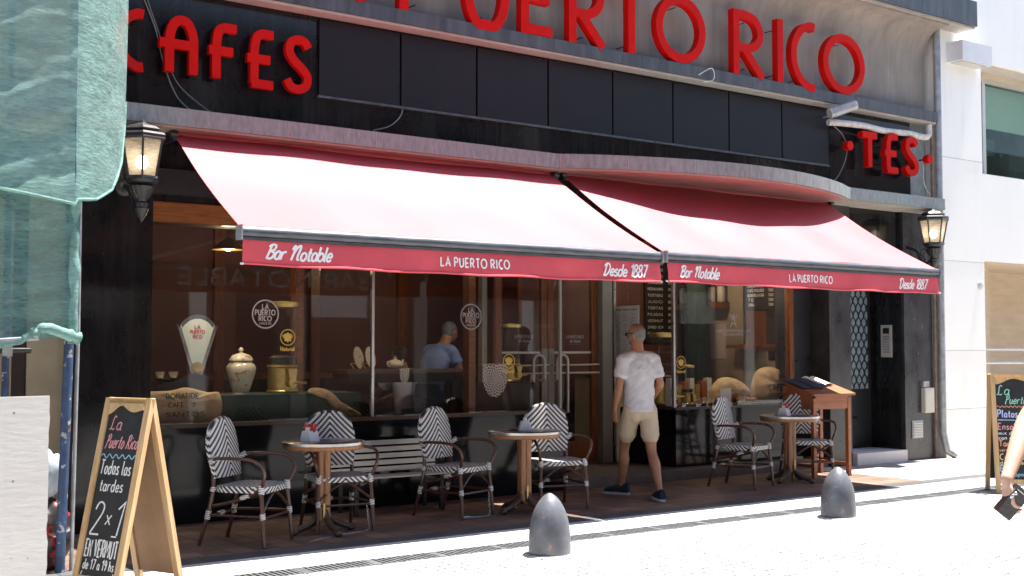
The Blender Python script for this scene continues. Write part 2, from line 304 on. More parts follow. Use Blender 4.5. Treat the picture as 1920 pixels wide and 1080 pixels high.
def lace(name):
    m, N, L, P = newmat(name); out = N['Material Output']
    P.inputs['Base Color'].default_value = (.68, .66, .60, 1); P.inputs['Roughness'].default_value = .9
    tc = N.new('ShaderNodeTexCoord'); sp = N.new('ShaderNodeSeparateXYZ'); L.new(tc.outputs['Object'], sp.inputs[0])
    r = math_(N, L, 'SQRT', math_(N, L, 'ADD', math_(N, L, 'POWER', sp.outputs[0], 2.0), math_(N, L, 'POWER', sp.outputs[2], 2.0)))
    ring = math_(N, L, 'SINE', math_(N, L, 'MULTIPLY', r, 190.0))
    ang = math_(N, L, 'ARCTAN2', sp.outputs[2], sp.outputs[0])
    pet = math_(N, L, 'SINE', math_(N, L, 'MULTIPLY', ang, 14.0))
    k = math_(N, L, 'GREATER_THAN', math_(N, L, 'MULTIPLY', ring, pet), .18)
    tr = N.new('ShaderNodeBsdfTransparent'); mx = N.new('ShaderNodeMixShader')
    L.new(k, mx.inputs[0]); L.new(P.outputs[0], mx.inputs[1]); L.new(tr.outputs[0], mx.inputs[2]); L.new(mx.outputs[0], out.inputs[0])
    return m
M['doily'] = lace('crochet_lace')

# ------------------------------------------------------------------ mesh tools
def tag(o, label=None, cat=None, group=None, kind=None):
    if label: o['label'] = label
    if cat: o['category'] = cat
    if group: o['group'] = group
    if kind: o['kind'] = kind
    return o
def empty(name, loc=(0, 0, 0), rz=0, label=None, cat=None, group=None):
    o = bpy.data.objects.new(name, None); COL.objects.link(o); o.location = loc; o.rotation_euler = (0, 0, rz)
    o.empty_display_size = .1
    return tag(o, label, cat, group)
def build(name, bm, mat, parent=None, smooth=False, bevel=0, loc=None, rot=None, seg=2):
    if bevel:
        es = [e for e in bm.edges if len(e.link_faces) == 2 and e.calc_face_angle(0) > .5]
        if es: bmesh.ops.bevel(bm, geom=es, offset=bevel, segments=seg, affect='EDGES', profile=.6, clamp_overlap=True)
    bmesh.ops.recalc_face_normals(bm, faces=bm.faces[:])
    me = bpy.data.meshes.new(name); bm.to_mesh(me); bm.free()
    me.materials.append(M[mat] if isinstance(mat, str) else mat)
    if smooth:
        for p in me.polygons: p.use_smooth = True
        try: me.set_sharp_from_angle(angle=R(smooth if smooth is not True else 40))
        except Exception: pass
    o = bpy.data.objects.new(name, me); COL.objects.link(o)
    if parent: o.parent = parent
    if loc: o.location = loc
    if rot: o.rotation_euler = rot
    return o
def nb(): return bmesh.new()
def box(bm, x0, x1, y0, y1, z0, z1, mtx=None):
    v = [bm.verts.new(Vector(p) if mtx is None else mtx @ Vector(p)) for p in
         ((x0, y0, z0), (x1, y0, z0), (x1, y1, z0), (x0, y1, z0), (x0, y0, z1), (x1, y0, z1), (x1, y1, z1), (x0, y1, z1))]
    for f in ((0, 3, 2, 1), (4, 5, 6, 7), (0, 1, 5, 4), (1, 2, 6, 5), (2, 3, 7, 6), (3, 0, 4, 7)): bm.faces.new([v[i] for i in f])
    return bm
def bx(name, x0, x1, y0, y1, z0, z1, mat, parent=None, bevel=0):
    return build(name, box(nb(), x0, x1, y0, y1, z0, z1), mat, parent, bevel=bevel)
def prism(bm, pts, T, d0, d1):
    """closed polygon in a plane, given thickness; T(u, v, d) maps to space"""
    a = [bm.verts.new(T(u, v, d0)) for u, v in pts]; b = [bm.verts.new(T(u, v, d1)) for u, v in pts]
    n = len(pts)
    bm.faces.new(a[::-1]); bm.faces.new(b)
    for i in range(n): bm.faces.new((a[i], a[(i + 1) % n], b[(i + 1) % n], b[i]))
    return bm
def frames(P, closed=False):
    n = len(P); out = []; up = None
    for i in range(n):
        if closed: t = P[(i + 1) % n] - P[i - 1]
        else: t = P[min(i + 1, n - 1)] - P[max(i - 1, 0)]
        t = t.normalized() if t.length > 1e-9 else Vector((0, 0, 1))
        if up is None:
            up = Vector((0, 0, 1)) if abs(t.z) < .9 else Vector((0, 1, 0))
        s = t.cross(up)
        if s.length < 1e-6: s = t.orthogonal()
        s.normalize(); up = s.cross(t).normalized(); out.append((t, s, up))
    return out
def tube(bm, pts, r, n=10, closed=False, caps=True):
    P = [Vector(p) for p in pts]; F = frames(P, closed); rings = []
    for i, (p, (t, s, u)) in enumerate(zip(P, F)):
        rr = r[i] if isinstance(r, (list, tuple)) else r
        if not isinstance(rr, (list, tuple)): rr = (rr, rr)
        rings.append([bm.verts.new(p + s * rr[0] * math.cos(k * 2 * math.pi / n) + u * rr[1] * math.sin(k * 2 * math.pi / n)) for k in range(n)])
    m = len(rings)
    for i in range(m if closed else m - 1):
        a, b = rings[i], rings[(i + 1) % m]
        for k in range(n): bm.faces.new((a[k], a[(k + 1) % n], b[(k + 1) % n], b[k]))
    if caps and not closed:
        bm.faces.new(rings[0][::-1]); bm.faces.new(rings[-1])
    return bm
def loft(bm, secs, n=20):
    """closed body through horizontal sections (x, y, z, rx, ry)"""
    rings = []
    for (x, y, z, rx, ry) in secs:
        rings.append([bm.verts.new((x + rx * math.cos(k * 2 * math.pi / n), y + ry * math.sin(k * 2 * math.pi / n), z)) for k in range(n)])
    for a, b in zip(rings, rings[1:]):
        for k in range(n): bm.faces.new((a[k], a[(k + 1) % n], b[(k + 1) % n], b[k]))
    bm.faces.new(rings[0][::-1]); bm.faces.new(rings[-1])
    return bm
def lathe(bm, prof, n=24, c=(0, 0, 0), a0=0, mtx=None):
    rings = []
    for r, z in prof:
        ring = []
        for k in range(n):
            p = Vector((c[0] + r * math.cos(a0 + k * 2 * math.pi / n), c[1] + r * math.sin(a0 + k * 2 * math.pi / n), c[2] + z))
            ring.append(bm.verts.new(mtx @ p if mtx else p))
        rings.append(ring)
    for a, b in zip(rings, rings[1:]):
        for k in range(n): bm.faces.new((a[k], a[(k + 1) % n], b[(k + 1) % n], b[k]))
    bm.faces.new(rings[0][::-1]); bm.faces.new(rings[-1])
    return bm
def ball(bm, c, r, n=14, m=9, mtx=None):
    rx, ry, rz = r if isinstance(r, (list, tuple)) else (r, r, r)
    mt = Matrix.Translation(c) @ (mtx if mtx else Matrix()) @ Matrix.Diagonal((rx, ry, rz, 1))
    bmesh.ops.create_uvsphere(bm, u_segments=n, v_segments=m, radius=1, matrix=mt)
    return bm
def grid(bm, nu, nv, fn, thick=0):
    V = [[bm.verts.new(fn(i / nu, j / nv)) for j in range(nv + 1)] for i in range(nu + 1)]
    for i in range(nu):
        for j in range(nv): bm.faces.new((V[i][j], V[i + 1][j], V[i + 1][j + 1], V[i][j + 1]))
    if thick:
        bmesh.ops.recalc_face_normals(bm, faces=bm.faces[:]); bmesh.ops.solidify(bm, geom=bm.faces[:], thickness=thick)
    return bm
def catmull(P, k=6, closed=False):
    n = len(P); out = []
    rng = range(n if closed else n - 1)
    for i in rng:
        p0 = P[(i - 1) % n] if closed or i > 0 else P[0]; p1 = P[i]; p2 = P[(i + 1) % n]; p3 = P[(i + 2) % n] if closed or i + 2 < n else P[-1]
        for j in range(k):
            t = j / k; t2, t3 = t * t, t * t * t
            out.append(tuple(.5 * (2 * b + (c - a) * t + (2 * a - 5 * b + 4 * c - d) * t2 + (3 * b - a - 3 * c + d) * t3) for a, b, c, d in zip(p0, p1, p2, p3)))
    if not closed: out.append(tuple(P[-1]))
    return out
def remesh(name, bm, voxel, mat, parent=None, smooth=6, loc=None, rot=None, disp=None):
    """weld overlapping shapes into one continuous skin"""
    bmesh.ops.recalc_face_normals(bm, faces=bm.faces[:])
    me = bpy.data.meshes.new('t'); bm.to_mesh(me); bm.free(); o = bpy.data.objects.new('t', me); COL.objects.link(o)
    a = o.modifiers.new('r', 'REMESH'); a.mode = 'VOXEL'; a.voxel_size = voxel
    b = o.modifiers.new('s', 'SMOOTH'); b.iterations = smooth; b.factor = .5
    dg = bpy.context.evaluated_depsgraph_get(); m2 = bpy.data.meshes.new_from_object(o.evaluated_get(dg))
    bpy.data.objects.remove(o); bpy.data.meshes.remove(me)
    m2.name = name; m2.materials.clear(); m2.materials.append(M[mat] if isinstance(mat, str) else mat)
    if disp:
        for v in m2.vertices: v.co += v.normal * disp(v.co)
    for p in m2.polygons: p.use_smooth = True
    o = bpy.data.objects.new(name, m2); COL.objects.link(o)
    if parent: o.parent = parent
    if loc: o.location = loc
    if rot: o.rotation_euler = rot
    return o
def copy_tree(o, parent=None):
    c = o.copy(); COL.objects.link(c)
    if parent: c.parent = parent
    for ch in [x for x in o.children]: copy_tree(ch, c)
    return c

# ------------------------------------------------------------------ lettering from strokes
def ribbon(bm, pts, w, T, d0, d1, closed=False):
    P = [Vector((p[0], p[1])) for p in pts]
    Q = [P[0]]
    for p in P[1:]:
        if (p - Q[-1]).length > 1e-5: Q.append(p)
    if closed and (Q[0] - Q[-1]).length < 1e-5: Q.pop()
    P = Q; n = len(P)
    if n < 2: return
    L_, R_ = [], []
    for i in range(n):
        a = P[i] - P[i - 1] if (closed or i > 0) else P[1] - P[0]
        b = P[(i + 1) % n] - P[i] if (closed or i < n - 1) else a
        a = a.normalized(); b = b.normalized()
        na, nb_ = Vector((-a.y, a.x)), Vector((-b.y, b.x)); m = na + nb_
        if m.length < .3: m = na
        m.normalize(); k = min(1 / max(.35, m.dot(na)), 2.2)
        L_.append(P[i] + m * w / 2 * k); R_.append(P[i] - m * w / 2 * k)
    fl = [bm.verts.new(T(p.x, p.y, d1)) for p in L_]; fr = [bm.verts.new(T(p.x, p.y, d1)) for p in R_]
    kl = [bm.verts.new(T(p.x, p.y, d0)) for p in L_]; kr = [bm.verts.new(T(p.x, p.y, d0)) for p in R_]
    for i in range(n if closed else n - 1):
        j = (i + 1) % n
        for q in ((fl[i], fr[i], fr[j], fl[j]), (kl[i], kl[j], kr[j], kr[i]), (fl[i], fl[j], kl[j], kl[i]), (fr[i], kr[i], kr[j], fr[j])):
            bm.faces.new(q)
    if not closed:
        bm.faces.new((fl[0], kl[0], kr[0], fr[0])); bm.faces.new((fl[-1], fr[-1], kr[-1], kl[-1]))
def circ(cx, cy, rx, ry, n=28): return [(cx + rx * math.cos(i * 2 * math.pi / n), cy + ry * math.sin(i * 2 * math.pi / n)) for i in range(n)]
CAPS = {
 'A': (.66, 'l:0,0 .3,1 .6,0|l:.11,.3 .49,.3'), 'B': (.56, 'l:0,0 0,1|c:0,1 .25,1 .42,.88 .42,.66 .25,.54 0,.54|c:.2,.54 .4,.48 .48,.28 .4,.06 .2,0 0,0'),
 'C': (.62, 'c:.5,.93 .36,1 .13,.88 0,.5 .13,.12 .36,0 .5,.07'), 'D': (.64, 'l:0,0 0,1|c:0,1 .25,1 .48,.82 .55,.5 .48,.18 .25,0 0,0'),
 'E': (.52, 'l:.42,1 0,1 0,0 .42,0|l:0,.46 .36,.46'), 'F': (.5, 'l:.42,1 0,1 0,0|l:0,.48 .36,.48'),
 'G': (.66, 'c:.5,.9 .34,1 .1,.85 0,.5 .1,.15 .34,0 .52,.12 .54,.42|l:.54,.42 .34,.42'),
 'H': (.6, 'l:0,0 0,1|l:.5,0 .5,1|l:0,.5 .5,.5'), 'I': (.2, 'l:.05,0 .05,1'), 'L': (.48, 'l:0,1 0,0 .4,0'),
 'M': (.76, 'l:0,0 0,1 .32,.35 .64,1 .64,0'), 'N': (.66, 'l:0,0 0,1 .54,0 .54,1'), 'O': (.9, 'o:'),
 'P': (.56, 'l:0,0 0,1|c:0,1 .22,1 .4,.93 .46,.74 .4,.55 .22,.48 0,.48'), 'R': (.6, 'l:0,0 0,1|c:0,1 .22,1 .4,.93 .46,.74 .4,.55 .22,.48 0,.48|l:.2,.48 .5,0'),
 'S': (.54, 'c:.43,.87 .33,.98 .2,1 .06,.9 .06,.7 .2,.56 .34,.46 .44,.28 .38,.07 .2,0 .08,.03 .0,.14'), 'T': (.58, 'l:0,1 .52,1|l:.26,1 .26,0'),
 'U': (.66, 'c:0,1 0,.6 .02,.25 .12,.05 .27,0 .42,.05 .52,.25 .54,.6 .54,1'), 'V': (.6, 'l:0,1 .28,0 .56,1'), 'Z': (.5, 'l:0,1 .44,1 0,0 .44,0'),
 'J': (.4, 'c:.3,1 .3,.3 .22,.04 .08,0 0,.1'), '&': (.6, 'c:.5,0 .1,.7 .2,1 .34,.8 .05,.35 .05,.1 .25,0 .5,.4'), '.': (.16, 'l:0,0 .05,.05'), '-': (.4, 'l:.05,.4 .3,.4'), '+': (.5, 'l:.05,.4 .4,.4|l:.22,.58 .22,.2'),
 '1': (.3, 'l:.0,.78 .18,1 .18,0'), '2': (.52, 'c:.02,.76 .1,.95 .24,1 .4,.9 .4,.68 .2,.32 0,0|l:0,0 .44,0'), '3': (.5, 'c:.02,.9 .2,1 .38,.85 .32,.6 .18,.54 .34,.5 .42,.25 .28,.02 .02,.08'), '7': (.46, 'l:0,1 .42,1 .14,0'),
 '5': (.5, 'l:.38,1 .06,1 .03,.58|c:.03,.58 .25,.62 .42,.4 .36,.1 .15,0 0,.08'), '0': (.56, 'c:.22,1 .05,.82 .0,.5 .05,.18 .22,0 .4,.18 .44,.5 .4,.82 .22,1'),
 '8': (.5, 'c:.2,.54 .05,.68 .06,.92 .2,1 .34,.92 .35,.68 .2,.54 .02,.36 .02,.08 .2,0 .38,.08 .38,.36 .2,.54'), '9': (.5, 'c:.38,.78 .22,1 .04,.86 .04,.66 .2,.54 .38,.7 .38,.78|c:.38,.78 .36,.4 .24,0'),
 '(': (.26, 'c:.2,1.1 .03,.75 .03,.2 .2,-.2'), ')': (.26, 'c:0,1.1 .17,.75 .17,.2 0,-.2'), 'x': (.5, 'l:.02,.6 .38,.08|l:.02,.08 .38,.6'),
}
LOW = {
 'a': (.48, 'c:.38,.46 .2,.56 .03,.42 .03,.12 .18,0 .34,.12 .38,.46|c:.38,.54 .38,.1 .48,.02'), 'b': (.46, 'c:.0,1 0,.4 0,.02|c:0,.38 .2,.56 .38,.4 .38,.14 .2,0 0,.12'),
 'c': (.4, 'c:.34,.46 .18,.56 .02,.4 .02,.14 .18,0 .36,.1'), 'd': (.5, 'c:.38,.44 .2,.56 .03,.42 .03,.12 .18,0 .36,.14|l:.4,1.0 .38,.0'),
 'e': (.44, 'c:.03,.28 .36,.32 .3,.52 .16,.56 .02,.36 .04,.1 .18,0 .38,.12'), 'f': (.32, 'c:.34,.95 .2,1 .12,.8 .12,0|l:0,.55 .28,.55'), 'g': (.48, 'c:.38,.46 .2,.56 .03,.42 .03,.14 .18,.04 .36,.14|c:.38,.54 .38,-.15 .22,-.36 .02,-.26'),
 'h': (.46, 'l:0,1 0,0|c:0,.34 .16,.56 .34,.44 .36,0'), 'i': (.16, 'l:.04,.54 .04,0|l:.04,.74 .05,.8'), 'j': (.2, 'c:.1,.54 .1,-.2 -.06,-.32'), 'l': (.2, 'c:.04,1 .03,.3 .06,.06 .16,.0'), 'm': (.66, 'l:0,.54 0,0|c:0,.36 .14,.56 .27,.44 .28,0|c:.28,.36 .42,.56 .54,.44 .56,0'),
 'n': (.46, 'l:0,.54 0,0|c:0,.34 .16,.56 .34,.44 .36,0'), 'o': (.46, 'c:.2,.56 .03,.42 .03,.12 .2,0 .37,.12 .37,.42 .2,.56'), 'p': (.46, 'l:0,.54 0,-.36|c:0,.38 .2,.56 .38,.4 .38,.14 .2,0 0,.12'),
 'r': (.36, 'l:0,.54 0,0|c:0,.32 .1,.5 .3,.54'), 's': (.38, 'c:.3,.48 .16,.56 .04,.44 .12,.3 .28,.2 .26,.03 .1,0 0,.08'), 't': (.34, 'c:.14,.85 .12,.2 .18,.02 .3,.06|l:0,.56 .28,.56'),
 'u': (.46, 'c:0,.54 0,.16 .12,0 .3,.1 .36,.3|l:.36,.54 .38,0'), 'v': (.4, 'l:0,.54 .17,0 .34,.54'), 'y': (.44, 'l:0,.54 .18,.06|l:.36,.54 .06,-.36'), 'z': (.4, 'l:0,.54 .34,.54 0,0 .34,0'),
}
SCRIPT = dict(LOW)
SCRIPT.update({'B': (.58, 'c:.14,1 .1,.5 .02,0|c:-.02,.82 .2,1 .46,.92 .42,.64 .2,.54 .46,.44 .46,.14 .24,0 .02,.06'), 'N': (.72, 'c:-.04,.7 .04,.95 .14,.92 .12,.5 .06,0|c:.12,.5 .3,.9 .48,1 .54,.85 .48,.4 .5,.08 .66,.06'),
  'D': (.66, 'c:.16,1 .1,.5 .04,.03|c:-.06,.78 .12,1 .4,.96 .56,.66 .44,.22 .2,0 -.04,.06'), 'L': (.5, 'c:.34,.9 .22,1 .12,.8 .12,.2 .02,.02 .14,.08 .3,0 .44,.1'), 'P': (.54, 'c:.1,1 .08,.4 .02,-.05|c:-.04,.82 .2,1 .44,.9 .4,.62 .1,.5'),
  'R': (.6, 'c:.1,1 .08,.5 .02,0|c:-.04,.82 .2,1 .44,.9 .4,.62 .12,.52 .32,.3 .52,0')})
def strokes(ch, font):
    g = font.get(ch) or CAPS.get(ch) or CAPS.get(ch.upper())
    if not g: return .35, []
    out = []
    for s in g[1].split('|'):
        k, _, b = s.partition(':')
        if k == 'o': out.append((circ(.4, .5, .4, .5), True)); continue
        P = [tuple(float(v) for v in p.split(',')) for p in b.split()]
        out.append((catmull(P, 5) if k == 'c' else P, False))
    return g[0], out
def text_strokes(s, font, gap=.14):
    x = 0; out = []
    for ch in s:
        if ch == ' ': x += .36; continue
        adv, st = strokes(ch, font)
        out += [([(px + x, py) for px, py in P], c) for P, c in st]; x += adv + gap
    return x - gap, out
def write(bm, s, T, x0, z0, h, w, font=CAPS, width=None, align='l', shear=0, d=.002, jitter=0, gap=.14, d0=0):
    """strokes of s into bm; cap height h, stroke width w, mapped by T(u, v, depth)"""
    tw, st = text_strokes(s, font, gap); sx = (width / tw) if width else h
    off = 0 if align == 'l' else (-tw * sx / 2 if align == 'c' else -tw * sx)
    for i, (P, c) in enumerate(st):
        j = random.uniform(-jitter, jitter) * h
        ribbon(bm, [(x0 + off + px * sx + shear * py * h, z0 + py * h + j) for px, py in P], w, T, d0, d0 + d + .00025 * (i % 4), c)
    return bm
def plane_T(o, ux, uy):
    o, ux, uy = Vector(o), Vector(ux).normalized(), Vector(uy).normalized(); n = ux.cross(uy)
    return lambda u, v, d: o + ux * u + uy * v + n * d
def front_T(y): return lambda u, v, d: Vector((u, y - d, v))     # on a wall facing the street

# ================================================================== THE SETTING
def sheet(name, x0, x1, y0, y1, z, mat, nu=1, nv=1, amp=0):
    f = lambda u, v: Vector((x0 + (x1 - x0) * u, y0 + (y1 - y0) * v, z + (amp * noise.noise(Vector((x0 + (x1 - x0) * u, y0 + (y1 - y0) * v, 0)) * .9) if amp else 0)))
    return tag(build(name, grid(nb(), nu, nv, f), mat), kind='structure')
sheet('road', -60, 120, -60, -2.69, GZ, 'road')
sheet('ground', -60, 120, -60, 60, GZ - .06, 'pit')
tag(bx('pavement_strip', -60, 120, -2.46, -1.89, GZ - .05, GZ, 'strip'), kind='structure')
tag(bx('pavement_border', -60, 120, -1.89, -1.66, GZ - .05, GZ + .002, 'border'), kind='structure')
tag(bx('sidewalk', -60, 12.2, -1.66, 2.6, GZ - .05, GZ, 'sidewalk'), kind='structure')
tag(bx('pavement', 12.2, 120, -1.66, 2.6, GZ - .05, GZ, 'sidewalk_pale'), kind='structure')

gr = empty('drain_grate', (0, -2.575, GZ), label='long dark iron drain grate running along the edge of the sunlit pavement', cat='drain')
b = nb()
box(b, -6, 32, -.115, -.095, -.04, .003); box(b, -6, 32, .095, .115, -.04, .003)
build('grate_frame', b, 'grate', gr)
b = nb(); x = 0.0
while x < 16:
    box(b, x, x + .022, -.095, .095, -.03, .0015); x += .042
for x in [i * .55 for i in range(30)]: box(b, x, x + .05, -.095, .095, -.03, .0022)
build('grate_bars', b, 'grate', gr)

# ================================================================== THE CAFE BUILDING
cafe = empty('cafe_building', (8.5, 0, 0), label='cafe front of black granite with a curved grey ledge, big windows and red lettering', cat='building')
CAFE0 = Vector((8.5, 0, 0))
def cb(name, bm, mat, parent=None, **k):
    o = build(name, bm, mat, parent or cafe, **k)
    if parent is None: o.location = -CAFE0
    return o
def cbx(name, x0, x1, y0, y1, z0, z1, mat, parent=None, bevel=0): return cb(name, box(nb(), x0, x1, y0, y1, z0, z1), mat, parent, bevel=bevel)
# granite fascia in big slabs
b = nb()
for x0, x1 in ((2.4, 3.9), (3.9, 5.262), (12.70, 14.42)): box(b, x0 + .001, x1 - .001, 0, .3, 3.36, 4.58)
for x0, x1 in ((5.262, 7.4), (7.4, 9.2), (9.2, 10.9), (10.9, 12.70)): box(b, x0 + .001, x1 - .001, .004, .3, 3.36, 4.58)
cb('fascia', b, 'granite', bevel=.003)
cbx('fascia_edge', 14.42, 14.80, .012, .3, 3.36, 4.58, 'ledge')
pb = [5.298, 6.197, 7.106, 8.035, 8.95, 9.875, 10.806, 11.754, 12.66]
for a, c in zip(pb, pb[1:]): cbx('sign_panel', a + .012, c - .012, -.028, .002, 3.835, 4.545, 'panel', bevel=.004)
cbx('panel_trim', pb[0], pb[-1], -.036, .001, 3.805, 3.829, 'ledge_dark')
# the long ledge with its bulge over the door
def ledge_y(x):
    if x < 7.93: return -.335
    if x < 12.56:
        t = (x - 7.93) / (12.56 - 7.93)
        return -.335 - .65 * math.sin(math.pi * t ** 1.02) ** .80 * (1 if t < .5 else 1) - .06 * t
    return -.44
xs = [2.4 + i * .55 for i in range(11)] + [7.93 + (12.56 - 7.93) * i / 40 for i in range(41)] + [12.561, 13.3, 14.0, 14.56]
xs = sorted(set(round(v, 4) for v in xs))
prof = [(v, ledge_y(v)) for v in xs]
b = nb(); prism(b, prof + [(14.56, .02), (2.4, .02)], lambda u, v, d: Vector((u, v, d)), 3.335, 3.485)
cb('ledge', b, 'ledge', bevel=.006)
b = nb(); prism(b, [(u, v + .03) for u, v in prof] + [(14.50, .02), (2.4, .02)], lambda u, v, d: Vector((u, v, d)), 3.318, 3.3345)
cb('ledge_underside', b, 'soffit')
# joints of the ledge slabs as thin grooves proud of nothing: narrow mortar lines
b = nb()
for x in (3.95, 4.85, 5.75, 6.7, 7.6, 7.945, 8.6, 9.35, 10.1, 10.9, 11.7, 12.3, 12.57, 13.5):
    y = ledge_y(x); box(b, x - .003, x + .003, y - .0025, y + .02, 3.336, 3.484)
cb('ledge_joints', b, 'soffit')
# upper ledge and the recess with the big letters
cbx('upper_ledge', 2.4, 14.80, -.19, .3, 4.60, 4.735, 'ledge_dark', bevel=.005)
cbx('upper_ledge_lip', 2.4, 14.78, -.17, .28, 4.572, 4.598, 'soffit')
b = nb(); rng = 10
pts = [(.06, 4.735), (.06, 5.42)] + [(.06 - .27 * (1 - math.cos(i / rng * math.pi / 2)), 5.42 + .50 * math.sin(i / rng * math.pi / 2)) for i in range(1, rng + 1)] + [(-.35, 5.93), (-.35, 6.05), (.3, 6.05), (.3, 4.735)]
prism(b, pts, lambda u, v, d: Vector((d, u, v)), 2.4, 14.86)
cb('letter_recess', b, 'letterwall', smooth=30)
b = nb()
for i in range(14):
    x0 = 2.4 + i * .94; box(b, x0 + .002, min(x0 + .938, 15.42), -.43, .3, 5.985, 6.34)
cb('overhang', b, 'ledge_dark', bevel=.004)
cbx('overhang_soffit', 2.4, 15.40, -.40, .3, 5.955, 5.984, 'soffit')
cbx('upper_wall', -1.0, 14.84, .0, 6, 6.34, 13, 'facade_up')
# pillars, bases, lintels
cbx('pillar', 3.10, 3.752, 0, .5, GZ - .05, 3.318, 'granite', bevel=.004)
cbx('lintel', 3.752, 12.64, .10, .5, 2.735, 3.318, 'granite')
cbx('shutter_box', 3.76, 8.1, .045, .099, 2.80, 3.02, 'black_metal', bevel=.02)
cbx('window_beam', 3.752, 8.3, .075, .16, 2.56, 2.734, 'wood_beam', bevel=.006)
cbx('stone_base', 3.752, 8.27, .02, .32, GZ - .05, .775, 'base_granite')
cbx('stone_base', 10.18, 12.60, .27, .5, GZ - .05, .735, 'base_granite')
cbx('stone_base', 8.20, 8.27, .321, 1.25, GZ - .05, .775, 'base_granite')
cbx('stone_base', 10.18, 10.26, .501, 1.25, GZ - .05, .735, 'base_granite')
cbx('entry_step', 8.271, 12.60, .0, 5.0, GZ - .05, .065, 'step', bevel=.012)
cbx('pillar', 12.30, 12.628, .29, .6, GZ, 2.735, 'opp_dark')
cbx('pillar', 12.63, 13.06, -.02, .62, GZ - .05, 3.318, 'dusty', bevel=.004)
cbx('pillar', 14.17, 14.80, -.04, .62, GZ - .05, 3.318, 'dusty', bevel=.004)
cbx('door_reveal', 14.12, 14.169, .0, .62, GZ, 3.318, 'granite')
cbx('lintel', 13.06, 14.12, .02, .62, 2.62, 3.318, 'granite')
cbx('marble_step', 13.062, 14.12, -.10, .62, GZ - .05, .10, 'marble_step', bevel=.01)
# left shop window
w = empty('window', (0, 0, 0)); w.parent = cafe; w.location = -CAFE0
bx('pane', 3.752, 5.935, .062, .068, .81, 2.56, 'glass', w); bx('pane', 5.965, 8.255, .062, .068, .81, 2.56, 'glass', w)
bx('pane', 8.262, 8.268, .085, 1.24, .81, 2.56, 'glass', w)
bx('sill', 3.752, 8.285, .012, .11, .776, .809, 'wood_foot', w)
bx('mullion', 5.936, 5.964, .05, .085, .81, 2.56, 'steel', w, bevel=.004)
bx('corner_post', 8.256, 8.284, .055, .084, .81, 2.56, 'palesteel', w, bevel=.004)
# right shop window
w2 = empty('window', (0, 0, 0)); w2.parent = cafe; w2.location = -CAFE0
bx('pane', 10.20, 12.22, .302, .308, .762, 2.73, 'glass', w2); bx('pane', 10.182, 10.188, .33, 1.24, .762, 2.73, 'glass', w2)
bx('sill', 10.17, 12.30, .262, .36, .736, .761, 'black_metal', w2)
bx('corner_post', 10.172, 10.199, .29, .329, .762, 2.73, 'steel', w2, bevel=.004)
bx('frame', 12.22, 12.30, .285, .36, .762, 2.73, 'wood_door', w2, bevel=.005)
# doors
bx('door_post', 9.87 - 8.5, 10.03 - 8.5, 1.22, 1.42, .065, 2.74, 'palesteel', cafe, bevel=.01)
bx('door_post', 10.05 - 8.5, 10.09 - 8.5, 1.22, 1.42, .065, 2.74, 'steel', cafe, bevel=.004)
for k, (x0, x1) in enumerate(((8.31, 9.075), (9.085, 9.86))):
    d = empty('door', (0, 0, 0)); d.parent = cafe; d.location = -CAFE0
    bx('pane', x0 + .09, x1 - .09, 1.335, 1.341, .34, 2.66, 'glass', d)
    b = nb(); box(b, x0, x0 + .09, 1.31, 1.36, .09, 2.73); box(b, x1 - .09, x1, 1.31, 1.36, .09, 2.73); box(b, x0 + .09, x1 - .09, 1.31, 1.36, 2.66, 2.73); box(b, x0 + .09, x1 - .09, 1.31, 1.36, .09, .34)
    build('stile_frame', b, 'wood_door', d, bevel=.004)
    bx('transom_bar', x0 + .09, x1 - .09, 1.322, 1.352, 1.40, 1.425, 'alu', d)
    b = nb(); tube(b, [(x0 + .02, 1.25, 1.265), (x0 + .36, 1.24, 1.262), (x1 - .02, 1.25, 1.268)], .011); tube(b, [(x0 + .02, 1.25, 1.17), (x1 - .02, 1.25, 1.168)], .011)
    build('push_bar', b, 'alu', d, smooth=True)
    px = 8.80 if k == 0 else 9.318; s = 1 if k == 0 else -1
    pts = [(px, 1.30, .68), (px, 1.22, .70), (px, 1.22, 1.30)] + [(px + s * .082 - s * .082 * math.cos(a), 1.22, 1.30 + .085 * math.sin(a)) for a in [math.pi * i / 8 for i in range(1, 9)]] + [(px + s * .164, 1.22, 1.1), (px + s * .164, 1.30, 1.08)]
    build('handle', tube(nb(), pts, .017, 10), 'alu', d, smooth=True)
    bx('lock_plate', x1 - .088 if k == 0 else x0 + .002, x1 - .002 if k == 0 else x0 + .088, 1.302, 1.309, .70, 1.46, 'palesteel', d, bevel=.002)
    b = nb(); T = front_T(1.334); write(b, 'LA PUERTO RICO', T, (x0 + x1) / 2 + .05, 1.585, .036, .006, CAPS, width=.27, align='c'); write(b, 'Bar Notable', T, (x0 + x1) / 2 + .05, 1.535, .032, .006, SCRIPT, width=.16, align='c', shear=.3)
    write(b, '----', T, (x0 + x1) / 2 + .05, 1.50, .03, .004, CAPS, width=.18, align='c')
    build('lettering', b, 'signgrey', d)
bx('door_head', 8.27 - 8.5, 10.18 - 8.5, 1.25, 1.5, 2.74, 3.32, 'int_dark', cafe)
